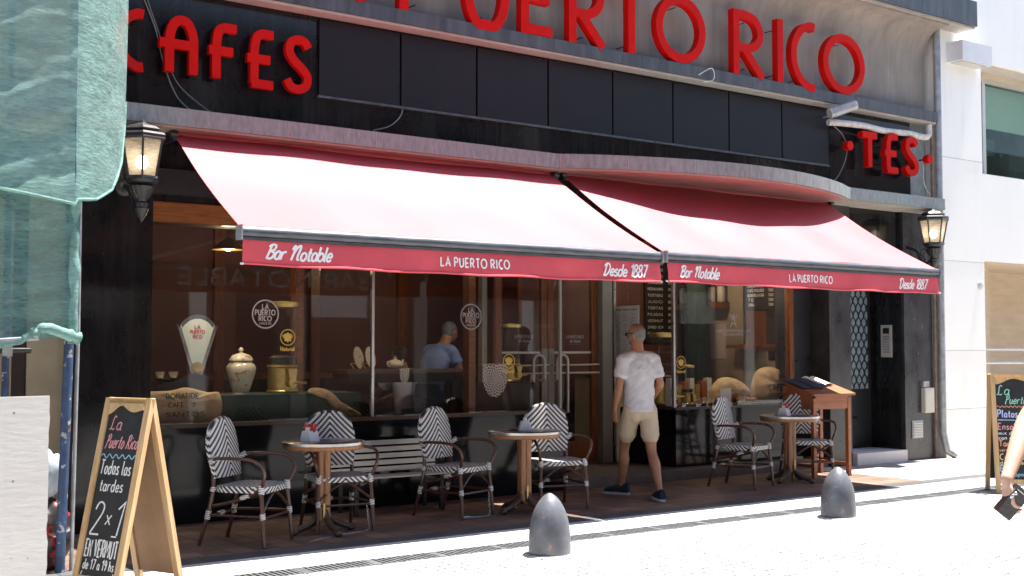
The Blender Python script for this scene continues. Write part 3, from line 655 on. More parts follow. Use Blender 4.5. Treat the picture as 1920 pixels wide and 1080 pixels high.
# side door to the flats: scale-pattern grille over glass
d = empty('door', (0, 0, 0)); d.parent = cafe; d.location = -CAFE0
bx('door_leaf', 13.07, 14.11, .47, .52, .105, 2.60, 'black_metal', d)
bx('glass_panel', 13.20, 14.04, .455, .469, .90, 2.55, 'galv', d)
b = nb(); p = .115
for r in range(-1, 17):
    for c in range(-1, 9):
        cx = 13.20 + (c + .5 * (r % 2)) * p * 1.0; cz = .90 + r * .098
        pts = [(cx + p * .5 * math.cos(a), cz + .098 * math.sin(a)) for a in [math.pi * i / 8 for i in range(9)]]
        pts = [(min(max(u, 13.20), 14.04), min(max(v, .90), 2.55)) for u, v in pts]
        if pts[0][0] < pts[-1][0] - .02 or pts[-1][0] < pts[0][0] - .02: ribbon(b, pts, .017, front_T(.454), 0, .006 + .0006 * (r % 3))
build('grille', b, 'black_metal', d)
bx('letter_slot', 13.50, 13.80, .462, .469, .50, .535, 'black_plastic', d)
bx('kick_panel', 13.2, 13.98, .462, .469, .14, .45, 'black_metal', d, bevel=.002)

# right-hand edge of the front: pipes, meter boxes, vents
ip = empty('intercom', (14.118, .20, 1.56), label='slim silver intercom panel on the black wall beside the side door', cat='intercom')
bx('panel', -.022, 0, -.085, .085, -.22, .22, 'alu', ip, bevel=.004)
b = nb()
for i in range(7): box(b, -.026, -.022, -.05, .05, -.16 + i * .035, -.138 + i * .035)
build('buttons', b, 'zinc', ip); bx('speaker_grille', -.026, -.022, -.05, .05, .10, .18, 'black_plastic', ip)
mb_ = empty('meter_box', (14.63, -.041, .80), label='cream plastic meter box on the dusty black pillar by the pipe', cat='meter box')
bx('cover', -.10, .11, -.06, 0, -.22, .12, 'cream_plastic', mb_, bevel=.008)
bx('lid', -.085, .095, -.066, -.0605, -.19, .10, 'cream_plastic', mb_, bevel=.004); bx('top_box', -.11, .02, -.045, 0, .13, .21, 'zinc', mb_, bevel=.004)
vt = empty('wall_vent', (14.42, -.041, .36), label='small grey slatted vent low on the dusty pillar', cat='vent')
bx('frame', -.12, .12, -.012, 0, -.12, .12, 'zinc', vt, bevel=.003)
b = nb()
for i in range(6): box(b, -.10, .10, -.024, -.0125, -.10 + i * .034, -.085 + i * .034)
build('slats', b, 'alu', vt)
pp = tag(build('drain_pipe', tube(nb(), [(14.93, -.10, 13), (14.93, -.10, .3), (14.96, -.14, .05), (15.05, -.22, -.02)], .05, 12), 'zinc', smooth=True), 'grey drain pipe running down the joint between cafe and white building', 'pipe')
tag(build('service_pipe', tube(nb(), [(14.82, -.07, 4.55), (14.82, -.07, 2.0), (14.82, -.06, -.04)], .022, 8), 'rust', smooth=True), 'thin rusty brown pipe beside the grey drain pipe', 'pipe')
sp = empty('wall_spotlight', (12.60, -.30, 4.505), label='grey tube spotlight tilted upward at the end of the black panels', cat='spotlight')
ax = Vector((.30, -.12, .115)).normalized()
b = nb(); tube(b, [ax * -.19, ax * .19], .066, 16, caps=False); b2 = b
build('housing', b, 'zinc', sp, smooth=True); build('lens_recess', tube(nb(), [ax * .10, ax * .11], .062, 14), 'wood_foot', sp)
build('rear_cap', tube(nb(), [ax * -.2, ax * -.188], .067, 16), 'alu', sp); build('bracket', tube(nb(), [(-.02, 0, -.05), (-.05, .12, -.07), (-.05, .30, -.07)], .014, 8), 'zinc', sp)
cd = [(12.56, -.10, 4.36), (12.75, -.13, 4.37), (13.2, -.13, 4.385), (13.7, -.12, 4.37), (14.2, -.13, 4.385), (14.55, -.13, 4.37), (14.68, -.12, 4.42), (14.70, -.11, 4.56)]
tag(build('conduit_pipe', tube(nb(), catmull(cd, 6), .042, 10), 'conduit', smooth=True), 'white wrapped pipe running over the small red right-hand letters', 'pipe')
def cable(pts, label, r=.007, mat='cable'):
    return tag(build('cable', tube(nb(), catmull(pts, 8), r, 6), mat, smooth=True), label, 'cable')
cable([(3.62, -.01, 4.5), (3.74, -.03, 4.2), (3.82, -.03, 3.9), (3.95, -.04, 3.62), (4.15, -.05, 3.49)], 'loose pair of dark cables hanging past the red letter C', .006)
cable([(3.66, -.01, 4.48), (3.80, -.03, 4.1), (3.95, -.03, 3.75), (4.3, -.05, 3.50)], 'thin dark cable curving below the red letter A', .005)
cable([(6.215, -.04, 3.80), (6.19, -.03, 3.72), (6.08, -.02, 3.62), (5.9, -.02, 3.56)], 'short grey cable curling down under the black panels', .006)
cable([(12.62, -.11, 4.34), (12.85, -.1, 4.22), (12.93, -.1, 4.02), (12.82, -.08, 3.75), (12.6, -.06, 3.52)], 'grey cable looping from the wrapped pipe past the left red dot', .006)
cable([(10.12, -.2, 4.63), (10.28, -.26, 4.72), (10.33, -.24, 4.60), (10.18, -.22, 4.55)], 'pale loop of cable hanging over the dark upper ledge', .006, 'conduit')
cable([(14.63, -.06, 4.0), (14.66, -.05, 3.75), (14.8, -.05, 3.6), (15.05, -.12, 3.42)], 'pale cable dropping from the right red dot to the ledge end', .006, 'conduit')

# ================================================================== SIGNS
def letter(b, key, font, x0, x1, z0, z1, w, yb, yf):
    g = font[key]; st = []
    for s in g.split('|'):
        k, _, body = s.partition(':')
        if k == 'o': st.append((circ(.5, .5, .5, .5, 36), True)); continue
        P = [tuple(float(v) for v in p.split(',')) for p in body.split()]
        st.append((catmull(P, 7) if k == 'c' else P, False))
    us = [p[0] for P, c in st for p in P]; vs = [p[1] for P, c in st for p in P]
    u0, u1, v0, v1 = min(us), max(us), min(vs), max(vs); h = w / 2
    fx = lambda u: (x0 + h + (u - u0) / max(1e-6, u1 - u0) * (x1 - x0 - 2 * h)) if u1 - u0 > 1e-6 else (x0 + x1) / 2
    fz = lambda v: z0 + h * (g[0] == 'o') + (v - v0) / (v1 - v0) * (z1 - z0 - h * 2 * (g[0] == 'o'))
    for i, (P, c) in enumerate(st):
        e = .0012 * i
        ribbon(b, [(fx(u), fz(v)) for u, v in P], w, lambda u, v, d: Vector((u, d, v)), yb - e, yf - e, c)
BIG = {'L': 'l:0,1 0,0 .5,0', 'A': 'l:0,0 .45,1 .9,0|l:.16,.34 .74,.34', 'P': 'l:0,0 0,1|c:0,.93 .26,.93 .44,.84 .52,.68 .44,.52 .26,.43 0,.43', 'U': 'c:0,1 0,.62 .01,.38 .07,.18 .18,.06 .32,.055 .46,.06 .57,.18 .63,.38 .64,.62 .64,1',
  'E': 'l:0,0 0,1|l:0,.93 .46,.93|l:0,.5 .42,.5|l:0,.07 .46,.07', 'R': 'l:0,0 0,1|c:0,.93 .22,.93 .4,.86 .48,.68 .42,.52 .26,.43 0,.43|l:.14,.43 .52,.0', 'T': 'l:0,.93 .6,.93|l:.3,0 .3,1', 'O': 'o:', 'I': 'l:0,0 0,1',
  'C': 'c:.52,.92 .4,.93 .2,.85 .06,.68 .02,.5 .06,.32 .2,.15 .4,.07 .52,.08'}
SM = {'C': 'c:.52,.92 .38,.92 .14,.78 .04,.5 .14,.22 .38,.08 .52,.08', 'A': 'c:.1,0 .1,.4 .11,.66 .2,.87 .34,.93 .48,.87 .57,.66 .58,.4 .58,0|l:-.1,.5 .58,.5', 'F': 'c:.1,0 .1,.4 .11,.7 .17,.87 .3,.93 .46,.93|l:.4,.93 .58,.93|l:-.08,.5 .5,.5',
  'E': 'c:.1,.08 .1,.4 .11,.7 .17,.87 .3,.93 .46,.93|l:.4,.93 .58,.93|l:-.08,.5 .5,.5|l:.03,.08 .58,.08', 'S': 'c:.5,.80 .42,.9 .28,.93 .13,.86 .1,.7 .2,.56 .36,.44 .48,.30 .45,.14 .3,.07 .14,.1 .05,.22', 'T': 'l:0,.93 .6,.93|l:.3,0 .3,1'}
def sign(name, label, spec, font, w, yb, yf, z0, z1, dots=()):
    s = empty(name, (spec[0][1], 0, z0), label=label, cat='sign')
    for ch, x0, x1 in spec:
        b = nb(); letter(b, ch, font, x0, x1, z0, z1, w, yb, yf); o = build('letter', b, 'red', s, bevel=0); o.location = -s.location
    for x, z in dots:
        b = nb(); tube(b, [(x, yb, z), (x, yf, z)], .062, 20); o = build('dot', b, 'red', s); o.location = -s.location
        b = nb(); tube(b, [(x, .0, z), (x, yb, z)], .012, 8); o = build('pin', b, 'black_metal', s); o.location = -s.location
    b = nb()
    for ch, x0, x1 in spec:
        for z in (z0 + .1, z1 - .12): tube(b, [((x0 + x1) / 2, .06, z), ((x0 + x1) / 2, yb + .005, z)], .006, 6)
    o = build('fixing_pins', b, 'black_metal', s); o.location = -s.location
    return s
sign('main_sign', 'large red letters reading LA PUERTO RICO standing on the dark upper ledge',
     [('L', 4.55, 4.98), ('A', 5.02, 5.72), ('P', 6.08, 6.56), ('U', 6.83, 7.40), ('E', 7.55, 8.01), ('R', 8.19, 8.72), ('T', 8.84, 9.34), ('O', 9.46, 10.25), ('R', 10.72, 11.28), ('I', 11.49, 11.61), ('C', 11.75, 12.25), ('O', 12.36, 13.20)], BIG, .103, -.105, -.195, 4.736, 5.52)
sign('left_sign', 'small red letters reading CAFES on the black granite above the left awning', [('C', 3.36, 3.645), ('A', 3.705, 4.09), ('F', 4.15, 4.485), ('E', 4.51, 4.842), ('S', 4.90, 5.195)], SM, .080, -.06, -.115, 3.835, 4.295)
sign('right_sign', 'small red letters reading TES between two red dots at the right end', [('T', 13.11, 13.50), ('E', 13.58, 13.94), ('S', 14.05, 14.37)], SM, .085, -.10, -.18, 3.84, 4.295, dots=((12.90, 4.085), (14.62, 4.07)))

# ================================================================== AWNINGS
def awning(label, bx0, bx1, by, bz, fx0, fx1, fy, fz, words, seed):
    a = empty('awning', ((bx0 + bx1) / 2, by, bz), label=label, cat='awning', group='red awnings over the cafe front')
    O = a.location.copy()
    def put(o): o.location = -O if o.parent == a else (0, 0, 0); return o
    def top(u, v):
        x = (bx0 + (bx1 - bx0) * u) * (1 - v) + (fx0 + (fx1 - fx0) * u) * v
        y = by + (fy - by) * v; z = bz + (fz - bz) * v
        z += -.042 * math.sin(math.pi * v) + .007 * math.sin(u * 24 + seed) * math.sin(math.pi * v) + .018 * noise.noise(Vector((u * 4, v * 2, seed)))
        return Vector((x, y, z))
    put(build('canopy', grid(nb(), 40, 14, top, .004), 'awning', a, smooth=60))
    # roll under the ledge, brackets, folding arms
    put(build('roller', tube(nb(), [(bx0 + .02, by + .06, bz + .015), (bx1 - .02, by + .06, bz + .015)], .055, 14), 'awning', a, smooth=True))
    for x in (bx0 - .02, bx1 + .02):
        b = nb(); box(b, x - .015, x + .015, by - .06, by + .18, bz - .06, bz + .10); box(b, x - .05, x + .05, by - .02, by + .24, bz + .072, bz + .095)
        tube(b, [(x - .03, by - .03, bz), (x + .03, by - .03, bz)], .035, 12)
        put(build('bracket', b, 'black_metal', a, bevel=.004))
    for sx, x in ((1, bx0 + .5), (-1, bx1 - .5)):
        b = nb(); m = ((x + sx * .85), (by + fy) / 2 + .12, (bz + fz) / 2 - .16)
        e = (x + (fx0 - bx0) * .8, fy + .06, fz - .03)
        tube(b, [(x, by + .1, bz - .1), m], .028, 8); tube(b, [m, e], .024, 8); ball(b, m, .04)
        put(build('folding_arm', b, 'white_paint', a, smooth=True))
    b = nb(); tube(b, [(fx0, fy, fz - .038), (fx1, fy, fz - .038)], (.045, .046), 18)
    box(b, fx0 + .004, fx1 - .004, fy - .034, fy + .03, fz - .098, fz - .076)
    put(build('front_bar', b, 'bar', a, smooth=35))
    for x, s in ((fx0, -1), (fx1, 1)):
        b = nb(); box(b, x, x + s * .012, fy - .05, fy + .05, fz - .098, fz + .012); put(build('end_cap', b, 'zinc', a, bevel=.005))
    # valance with its print
    zt, zb = fz - .097, fz - .272
    def vz(x, z):
        k = (zt - z) / (zt - zb); u = (x - fx0) / (fx1 - fx0)
        y = fy - .022 - .008 * k
        y += (.010 * noise.noise(Vector((x * 2.3, z * 4, seed))) + .006 * noise.noise(Vector((x * 8, z * 14, seed + 4)))) * (.25 + k) + .012 * k * math.sin(u * 17 + seed)
        return Vector((x, y, z - .008 * math.sin(u * math.pi) * k + .004 * math.sin(u * 31 + seed) * k))
    put(build('valance', grid(nb(), 140, 8, lambda u, v: vz(fx0 + .012 + (fx1 - fx0 - .024) * u, zt + (zb - zt) * v), .003), 'valance', a, smooth=60))
    va = a.children[-1]
    o = build('hem', tube(nb(), [tuple(vz(fx0 + .012 + (fx1 - fx0 - .024) * i / 80, zb + .002) + Vector((0, -.003, 0))) for i in range(81)], .0095, 8), 'valance', va, smooth=True)
    b = nb()
    for x in (fx0 + .003, fx1 - .003): tube(b, [(x - .012, fy - .03, zb + .002), (x + .012, fy - .03, zb + .002)], .0085, 8)
    build('hem_end', b, 'white_paint', va, smooth=True)
    b = nb(); T = lambda u, v, d: vz(u, v) + Vector((0, -.0035 - d, 0))
    for s, x0, wd, z, h, w, f, sh in words:
        write(b, s, T, x0, zb + z, h, w, f, width=wd, shear=sh, d=.0012, gap=.02 if f is SCRIPT else .2)
    build('lettering', b, 'white_cloth_print', va)
    return a
def words(a, b_, c): return [('Bar Notable', a, .53, .046, .105, .0165, SCRIPT, .36), ('LA PUERTO RICO', b_, .68, .058, .068, .0125, CAPS, 0), ('Desde 1887', c, .50, .040, .105, .0155, SCRIPT, .30)]
awning('red canvas awning on the left, pulled out from the straight part of the ledge', 3.87, 7.98, -.16, 3.285, 3.67, 7.80, -1.97, 2.345, words(3.86, 5.385, 7.10), 1.3)
awning('red canvas awning on the right, under the bulging part of the ledge', 8.13, 12.46, -.16, 3.30, 7.87, 12.10, -1.97, 2.355, words(8.03, 9.56, 11.36), 5.1)

# ================================================================== WALL LANTERNS
def lantern(loc, label):
    L_ = empty('wall_lantern', loc, label=label, cat='lantern', group='black wall lanterns on the pillars')
    n = 6; a0 = R(12)
    hexp = lambda r, z: [Vector((r * math.cos(a0 + k * math.pi / 3), r * math.sin(a0 + k * math.pi / 3), z)) for k in range(n)]
    b = nb()
    lo, hi = hexp(.118, .012), hexp(.172, .312)
    for k in range(n): b.faces.new([b.verts.new(p) for p in (lo[k], lo[(k + 1) % n], hi[(k + 1) % n], hi[k])])
    build('glass', b, 'lantern_glass', L_)
    b = nb(); lo, hi = hexp(.122, 0), hexp(.180, .32)
    for k in range(n): tube(b, [lo[k], hi[k]], .0095, 6)
    for r, z, t in ((.128, .0, .016), (.188, .322, .017)):
        P = hexp(r, z); tube(b, P, t, 6, closed=True)
    build('frame', b, 'black_metal', L_, bevel=0)
    b = nb(); lathe(b, [(.19, .335), (.205, .35), (.19, .368), (.13, .372), (.15, .39), (.155, .40), (.12, .425), (.05, .445), (.03, .455), (.022, .475), (.012, .48)], 6, a0=a0)
    build('roof', b, 'black_metal', L_)
    b = nb(); lathe(b, [(.135, -.015), (.12, -.04), (.085, -.055), (.105, -.07), (.09, -.11), (.045, -.17), (.038, -.19), (.055, -.205), (.05, -.235), (.06, -.25), (.045, -.29), (.012, -.345), (.004, -.36)], 16)
    for k in range(14):
        a = k * 2 * math.pi / 14; tube(b, [(.10 * math.cos(a), .10 * math.sin(a), -.065), (.085 * math.cos(a), .085 * math.sin(a), -.115), (.045 * math.cos(a), .045 * math.sin(a), -.165)], .008, 5)
    build('cup', b, 'black_metal', L_, smooth=35)
    b = nb(); y1 = -loc[1] - .02
    tube(b, catmull([(0, .02, -.20), (0, .10, -.26), (0, .20, -.20), (0, .26, -.08), (0, y1, -.02)], 6), [.022] * 25, 10)
    tube(b, catmull([(0, .12, -.22), (0, .2, -.12), (0, .15, -.06), (0, .1, -.1)], 5), .011, 8)
    lathe(b, [(.075, 0), (.075, .02), (.05, .035)], 16, mtx=Matrix.Translation((0, y1 + .02, -.03)) @ Matrix.Rotation(R(90), 4, 'X'))
    build('arm', b, 'black_metal', L_, smooth=40)
    b = nb(); ball(b, (0, 0, .13), (.05, .05, .058)); build('bulb', b, 'bulb', L_, smooth=True)
    build('socket', tube(nb(), [(0, 0, .0), (0, 0, .075)], .02, 10), 'cream_plastic', L_, smooth=True)
    l = bpy.data.lights.new('lantern_light', 'POINT'); l.energy = .25; l.color = (1, .82, .58); l.shadow_soft_size = .05
    o = bpy.data.objects.new('lantern_light', l); COL.objects.link(o); o.parent = L_; o.location = (0, 0, .2)
    return L_
lantern((3.495, -.43, 2.85), 'lit black lantern on the left pillar beside the green netting')
lantern((14.27, -.45, 2.86), 'lit black lantern on the dusty right pillar against the white building')

# ================================================================== CHAIRS
GRP = 'black and white rattan bistro chairs'
def make_chair():
    c = empty('bistro_chair')
    # backrest: arched woven panel leaning back (front of the chair is -Y)
    yb = lambda x, z: .185 + (z - .45) * .17 - .9 * (.21 ** 2 - x * x) * .8
    out = [(-.185, .515), (-.203, .62), (-.214, .72), (-.208, .80), (-.178, .88), (-.125, .935), (-.06, .962), (0, .968)]
    out += [(-x, z) for x, z in out[-2::-1]]
    crv = catmull([(x, 0, z) for x, z in out], 4)
    b = nb(); N_ = 22
    zs = [.515 + (.966 - .515) * i / 26 for i in range(27)]
    def half(z):
        best = .185
        for p, q in zip(crv, crv[1:]):
            if p[0] <= 0 and min(p[2], q[2]) <= z <= max(p[2], q[2]) and q[0] <= .001:
                t = (z - p[2]) / (q[2] - p[2] + 1e-9); best = abs(p[0] + (q[0] - p[0]) * t)
        return best
    grid(b, 16, 26, lambda u, v: Vector(((2 * u - 1) * half(.515 + .451 * v), yb((2 * u - 1) * half(.515 + .451 * v), .515 + .451 * v), .515 + .451 * v)), .016)
    build('backrest', b, 'weave_mat', c, smooth=60)
    rim = [(p[0], yb(p[0], p[2]) + .004, p[2]) for p in crv]
    build('back_rim', tube(nb(), rim, .0145, 8), 'weave_mat', c, smooth=True)
    # seat
    b = nb(); P = []
    for i in range(40):
        a = i * 2 * math.pi / 40; ca, sa = math.cos(a), math.sin(a); e = .45
        P.append((.225 * math.copysign(abs(ca) ** e, ca), .215 * math.copysign(abs(sa) ** e, sa) - .01))
    prism(b, P, lambda u, v, d: Vector((u, v, d - .01 * (1 - (u / .23) ** 2) * (1 if d > .45 else 0))), .412, .462)
    build('seat', b, 'weave_mat', c, bevel=.012)
    legs = []
    for s in (-1, 1):
        fl = [(s * .213, -.195, .45), (s * .222, -.215, .25), (s * .23, -.235, 0)]
        rl = [(s * .188, yb(.188, .54) + .012, .54), (s * .192, .20, .44), (s * .20, .235, .25), (s * .215, .305, 0)]
        build('leg', tube(nb(), fl, [.0165, .016, .0145], 10), 'rattan', c, smooth=True)
        build('leg', tube(nb(), rl, [.016, .017, .016, .0145], 10), 'rattan', c, smooth=True)
        arm = catmull([(s * .212, yb(.212, .665) + .005, .655), (s * .245, .13, .672), (s * .265, -.03, .675), (s * .27, -.15, .665), (s * .265, -.222, .625), (s * .252, -.242, .565), (s * .235, -.225, .505), (s * .218, -.20, .455), (s * .205, -.12, .40), (s * .198, .05, .34), (s * .197, .205, .305)], 5)
        build('armrest', tube(nb(), arm, .0135, 10), 'rattan', c, smooth=True)
        build('stretcher', tube(nb(), [(s * .222, -.217, .235), (s * .20, .238, .235)], .0105, 8), 'rattan', c, smooth=True)
        build('brace', tube(nb(), [(s * .225, -.213, .262), (s * .10, -.205, .36), (0, -.20, .415)], .0105, 8), 'rattan', c, smooth=True)
        for p, q, r in (((s * .213, -.197, .475), (s * .216, -.202, .405), .0225), ((s * .221, -.214, .262), (s * .223, -.219, .215), .0205), ((s * .199, .232, .27), (s * .203, .245, .205), .0215),
                        ((s * .191, .196, .45), (s * .194, .21, .415), .021), ((s * .214, yb(.212, .665) - .005, .64), (s * .226, .16, .676), .0215), ((s * .204, -.10, .395), (s * .201, -.03, .37), .0185)):
            build('binding', tube(nb(), [p, q], r, 10), 'binding', c, smooth=40)
    build('stretcher', tube(nb(), [(-.222, -.217, .225), (.222, -.217, .225)], .0105, 8), 'rattan', c, smooth=True)
    build('stretcher', tube(nb(), [(-.20, .24, .225), (.20, .24, .225)], .0105, 8), 'rattan', c, smooth=True)
    build('binding', tube(nb(), [(-.035, 0, .228), (.035, 0, .228)], .018, 10), 'binding', c, smooth=40, loc=(0, .24, 0))
    return c
M['weave_mat'] = weave('herringbone_rattan')
chairs = [
 (4.10, -1.25, -52, 'rattan bistro chair nearest the chalkboard, turned sideways to the first table'),
 (5.00, -1.00, -101, 'rattan bistro chair facing the street behind the first table from the chalkboard'),
 (6.26, -.92, -70, 'rattan bistro chair turned sideways in front of the slatted metal bench'),
 (7.36, -.98, -107, 'rattan bistro chair facing the street behind the middle table'),
 (10.10, -.86, -72, 'rattan bistro chair turned sideways below the right shop window'),
 (11.22, -.80, -122, 'rattan bistro chair behind the far table next to the wooden lectern')]
proto = make_chair()
for i, (x, y, a, lab) in enumerate(chairs):
    o = proto if i == 0 else copy_tree(proto)
    o.location = (x, y, GZ); o.rotation_euler = (0, 0, R(a + 90)); o.scale = (1.04, 1.04, 1.0)
    tag(o, lab, 'chair', GRP)

# ================================================================== TABLES
def make_table():
    t = empty('bistro_table')
    b = nb(); lathe(b, [(.30, .728), (.332, .731), (.334, .747), (.328, .752), (.02, .753)], 48); build('tabletop', b, 'tabletop', t, smooth=35)
    b = nb(); lathe(b, [(.3345, .724), (.341, .727), (.341, .749), (.3345, .7525)], 48); build('rim_band', b, 'steel', t, smooth=35)
    b = nb(); lathe(b, [(.27, .688), (.322, .69), (.33, .70), (.33, .722), (.28, .7235)], 48); build('apron', b, 'wood_table', t, smooth=35)
    b = nb()
    for k in range(4):
        a = R(45 + 90 * k); cx, cy = .036 * math.cos(a), .036 * math.sin(a)
        lathe(b, [(.036, .11), (.033, .16), (.032, .55), (.036, .686)], 14, c=(cx, cy, 0))
    build('column', b, 'wood_table', t, smooth=40)
    for k in range(4):
        a = R(20 + 90 * k); ca, sa = math.cos(a), math.sin(a)
        P = catmull([(0.03, .185), (.06, .13), (.12, .082), (.2, .05), (.265, .033)], 5)
        b = nb(); tube(b, [(u * ca, u * sa, v) for u, v in P], [(.03 - .006 * i / len(P), .042 - .018 * i / len(P)) for i in range(len(P))], 10)
        ball(b, (.262 * ca, .262 * sa, .026), (.036, .036, .026))
        build('foot', b, 'wood_foot', t, smooth=True)
    build('brass_plate', box(nb(), -.008, .008, -.079, -.069, .13, .25), 'brass', t, bevel=.002)
    return t
tp = make_table()
TBL = [(4.80, -1.13, 'round dark-topped bistro table nearest the chalkboard, steel rim and wooden column'), (6.90, -1.10, 'round dark-topped bistro table in the middle, between the bench and the walking man'), (10.87, -.86, 'round dark-topped bistro table farthest along, in front of the lectern')]
for i, (x, y, lab) in enumerate(TBL):
    o = tp if i == 0 else copy_tree(tp)
    o.location = (x, y, GZ); o.rotation_euler = (0, 0, R(-20 + 7 * i)); tag(o, lab, 'table', 'round bistro tables on the pavement')
def napkin_box(x, y, rz, label):
    n = empty('napkin_holder', (x, y, GZ + .7535), R(rz), label=label, cat='napkin holder', group='napkin holders on the bistro tables')
    b = nb(); prism(b, [(-.06, 0), (.06, 0), (.035, .085), (-.035, .085)], lambda u, v, d: Vector((d, u, v)), -.055, .055); build('tray', b, 'white_paint', n, bevel=.004)
    b = nb(); box(b, -.045, .045, -.012, .012, .086, .115); build('napkins', b, 'paper', n)
    return n
napkin_box(4.69, -1.10, 20, 'white holder with red sugar sachets on the table nearest the chalkboard')
napkin_box(6.93, -1.07, 62, 'plain white folded napkin holder on the middle table')
napkin_box(10.78, -.86, 20, 'white holder with red sachets on the farthest table')
for hx, hy, lab in ((4.69, -1.10, 'red and white sugar sachets stuck in the holder nearest the chalkboard'), (10.78, -.86, 'red and white sugar sachets in the holder on the farthest table')):
    b = nb()
    for k in range(4):
        mt = Matrix.Translation((hx + .03 - .022 * k, hy - .03 + .01 * k, GZ + .86)) @ Matrix.Rotation(R(15 - 11 * k), 4, 'Y') @ Matrix.Rotation(R(20), 4, 'Z')
        box(b, -.013, .013, -.003, .003, -.035, .035, mt)
    tag(build('sugar_sachets', b, 'red_ink', None), lab, 'sugar sachets', 'sugar sachets on the tables')
def chain(pts, label):
    b = nb(); P = [Vector(p) for p in catmull(pts, 14)]; acc = 0; k = 0
    for p, q in zip(P, P[1:]):
        acc += (q - p).length
        if acc < .018: continue
        acc = 0; k += 1; d = (q - p).normalized(); s = d.orthogonal().normalized(); s2 = d.cross(s)
        s = s if k % 2 else s2
        tube(b, [q + d * .013 * math.cos(a) + s * .007 * math.sin(a) for a in [i * math.pi / 4 for i in range(8)]], .0024, 5, closed=True)
    tag(build('chain', b, 'steel', None, smooth=True), label, 'chain', 'security chains on the chairs')
chain([(5.17, -1.20, .17), (5.175, -1.22, .05), (5.17, -1.23, -.043), (5.0, -1.3, -.046), (4.8, -1.35, -.046), (4.5, -1.5, -.046)], 'thin steel chain trailing on the tiles by the first table')
chain([(6.51, -1.08, .17), (6.515, -1.08, .05), (6.50, -1.10, -.044), (6.36, -1.14, -.046), (6.2, -1.12, -.046)], 'thin steel chain hanging from the chair by the bench')
tag(build('paper_scrap', grid(nb(), 4, 2, lambda u, v: Vector((6.22 + .12 * u, -1.13 + .06 * v, GZ + .006 + .008 * math.sin(u * 4))), .002), 'paper'), 'small white paper scrap on the tiles by the sideways chair', 'paper')

# ================================================================== BENCH, LECTERN, MENUS
bn = empty('slatted_bench', (6.0, -.16, GZ), label='metal bench of shiny flat slats against the black wall between two chairs', cat='bench')
b = nb()
for i in range(5): build('back_slat', box(nb(), -.62, .52, -.01, .006, .36 + i * .062, .403 + i * .062), 'alu', bn, bevel=.003)
for i in range(4): build('seat_slat', box(nb(), -.62, .52, -.28 + i * .065, -.235 + i * .065, .325, .337), 'alu', bn, bevel=.003)
for x in (-.5, .42):
    b = nb(); box(b, x - .02, x + .02, .007, .03, 0, .66); box(b, x - .02, x + .02, -.29, .007, .295, .324); box(b, x - .02, x + .02, -.29, -.26, 0, .295); build('leg_frame', b, 'black_metal', bn, bevel=.004)
le = empty('lectern', (11.66, -.60, GZ), R(-2), label='red-brown wooden lectern with a sloping top beside the right shop window', cat='lectern')
for sx in (-1, 1):
    for sy in (-1, 1): build('leg', box(nb(), sx * .30 - .024, sx * .30 + .024, sy * .215 - .024, sy * .215 + .024, 0, .93 if sy < 0 else 1.06), 'wood_lectern', le, bevel=.004)
b = nb(); box(b, -.276, .276, -.235, -.215, .80, .955); build('front_apron', b, 'wood_lectern', le, bevel=.003)
for sx in (-1, 1):
    b = nb(); prism(b, [(-.191, .80), (.191, .80), (.191, 1.085), (-.191, .965)], lambda u, v, d: Vector((sx * .30 + d, u, v)), -.012, .012); build('side_apron', b, 'wood_lectern', le)
b = nb(); prism(b, [(-.285, .955), (.26, 1.115), (.26, 1.14), (-.285, .98)], lambda u, v, d: Vector((d, u, v)), -.36, .36); build('top', b, 'wood_lectern', le, bevel=.005)
build('stretcher', box(nb(), -.276, .276, .205, .225, .12, .16), 'wood_lectern', le, bevel=.003)
for sx in (-1, 1): build('stretcher', box(nb(), sx * .30 - .01, sx * .30 + .01, -.191, .191, .12, .16), 'wood_lectern', le, bevel=.003)
def menu(x, y, rz, w, h, label, open_, cover='menu_navy', lift=.0):
    sl_ = math.atan2(.16, .545)
    m = empty('menu', (11.66 + x, -.60 + y, GZ + .98 + (y + .285) * .2936 + .012 + lift), label=label, cat='menu', group='menus lying on the lectern')
    m.rotation_euler = (sl_, 0, R(rz))
    build('cover', box(nb(), -w, w, -h, h, 0, .008), cover, m, bevel=.002)
    if open_:
        for s in (-1, 1):
            b = nb(); grid(b, 6, 2, lambda u, v: Vector((s * (.004 + (w - .012) * u), -h + .008 + (2 * h - .016) * v, .0095 + .022 * math.sin(math.pi * u) * (1 - u * .5)))); build('page', b, 'paper', m, smooth=True)
    return m
menu(-.27, .08, 6, .12, .17, 'closed dark blue menu at the left end of the lectern', False)
menu(-.05, .05, -2, .12, .17, 'closed dark blue menu in the middle of the lectern', False, lift=.009)
menu(.14, .11, -6, .13, .15, 'open menu with white pages on the lectern', True, lift=.002)

# ================================================================== BOLLARDS
def bollard(x, y, label, s=1):
    o = empty('bollard', (x, y, GZ), label=label, cat='bollard', group='bullet-shaped grey bollards')
    b = nb(); prof = [(.150, 0), (.156, .02), (.155, .10), (.150, .18), (.138, .25), (.118, .315), (.09, .37), (.058, .412), (.03, .436), (.008, .446)]
    P = catmull([(r, z) for r, z in prof], 3); lathe(b, [(r, z * 1.01) for r, z in P], 40); build('body', b, 'bollard', o, smooth=True)
    b = nb(); lathe(b, [(.205, -.004), (.205, .006), (.19, .012), (.15, .012)], 40); build('base_collar', b, 'strip', o, smooth=35)
    return o
bollard(5.64, -3.07, 'grey bullet bollard nearer the camera with rust spots near its foot'); bollard(8.95, -3.06, 'grey bullet bollard farther along with chipped white paint')

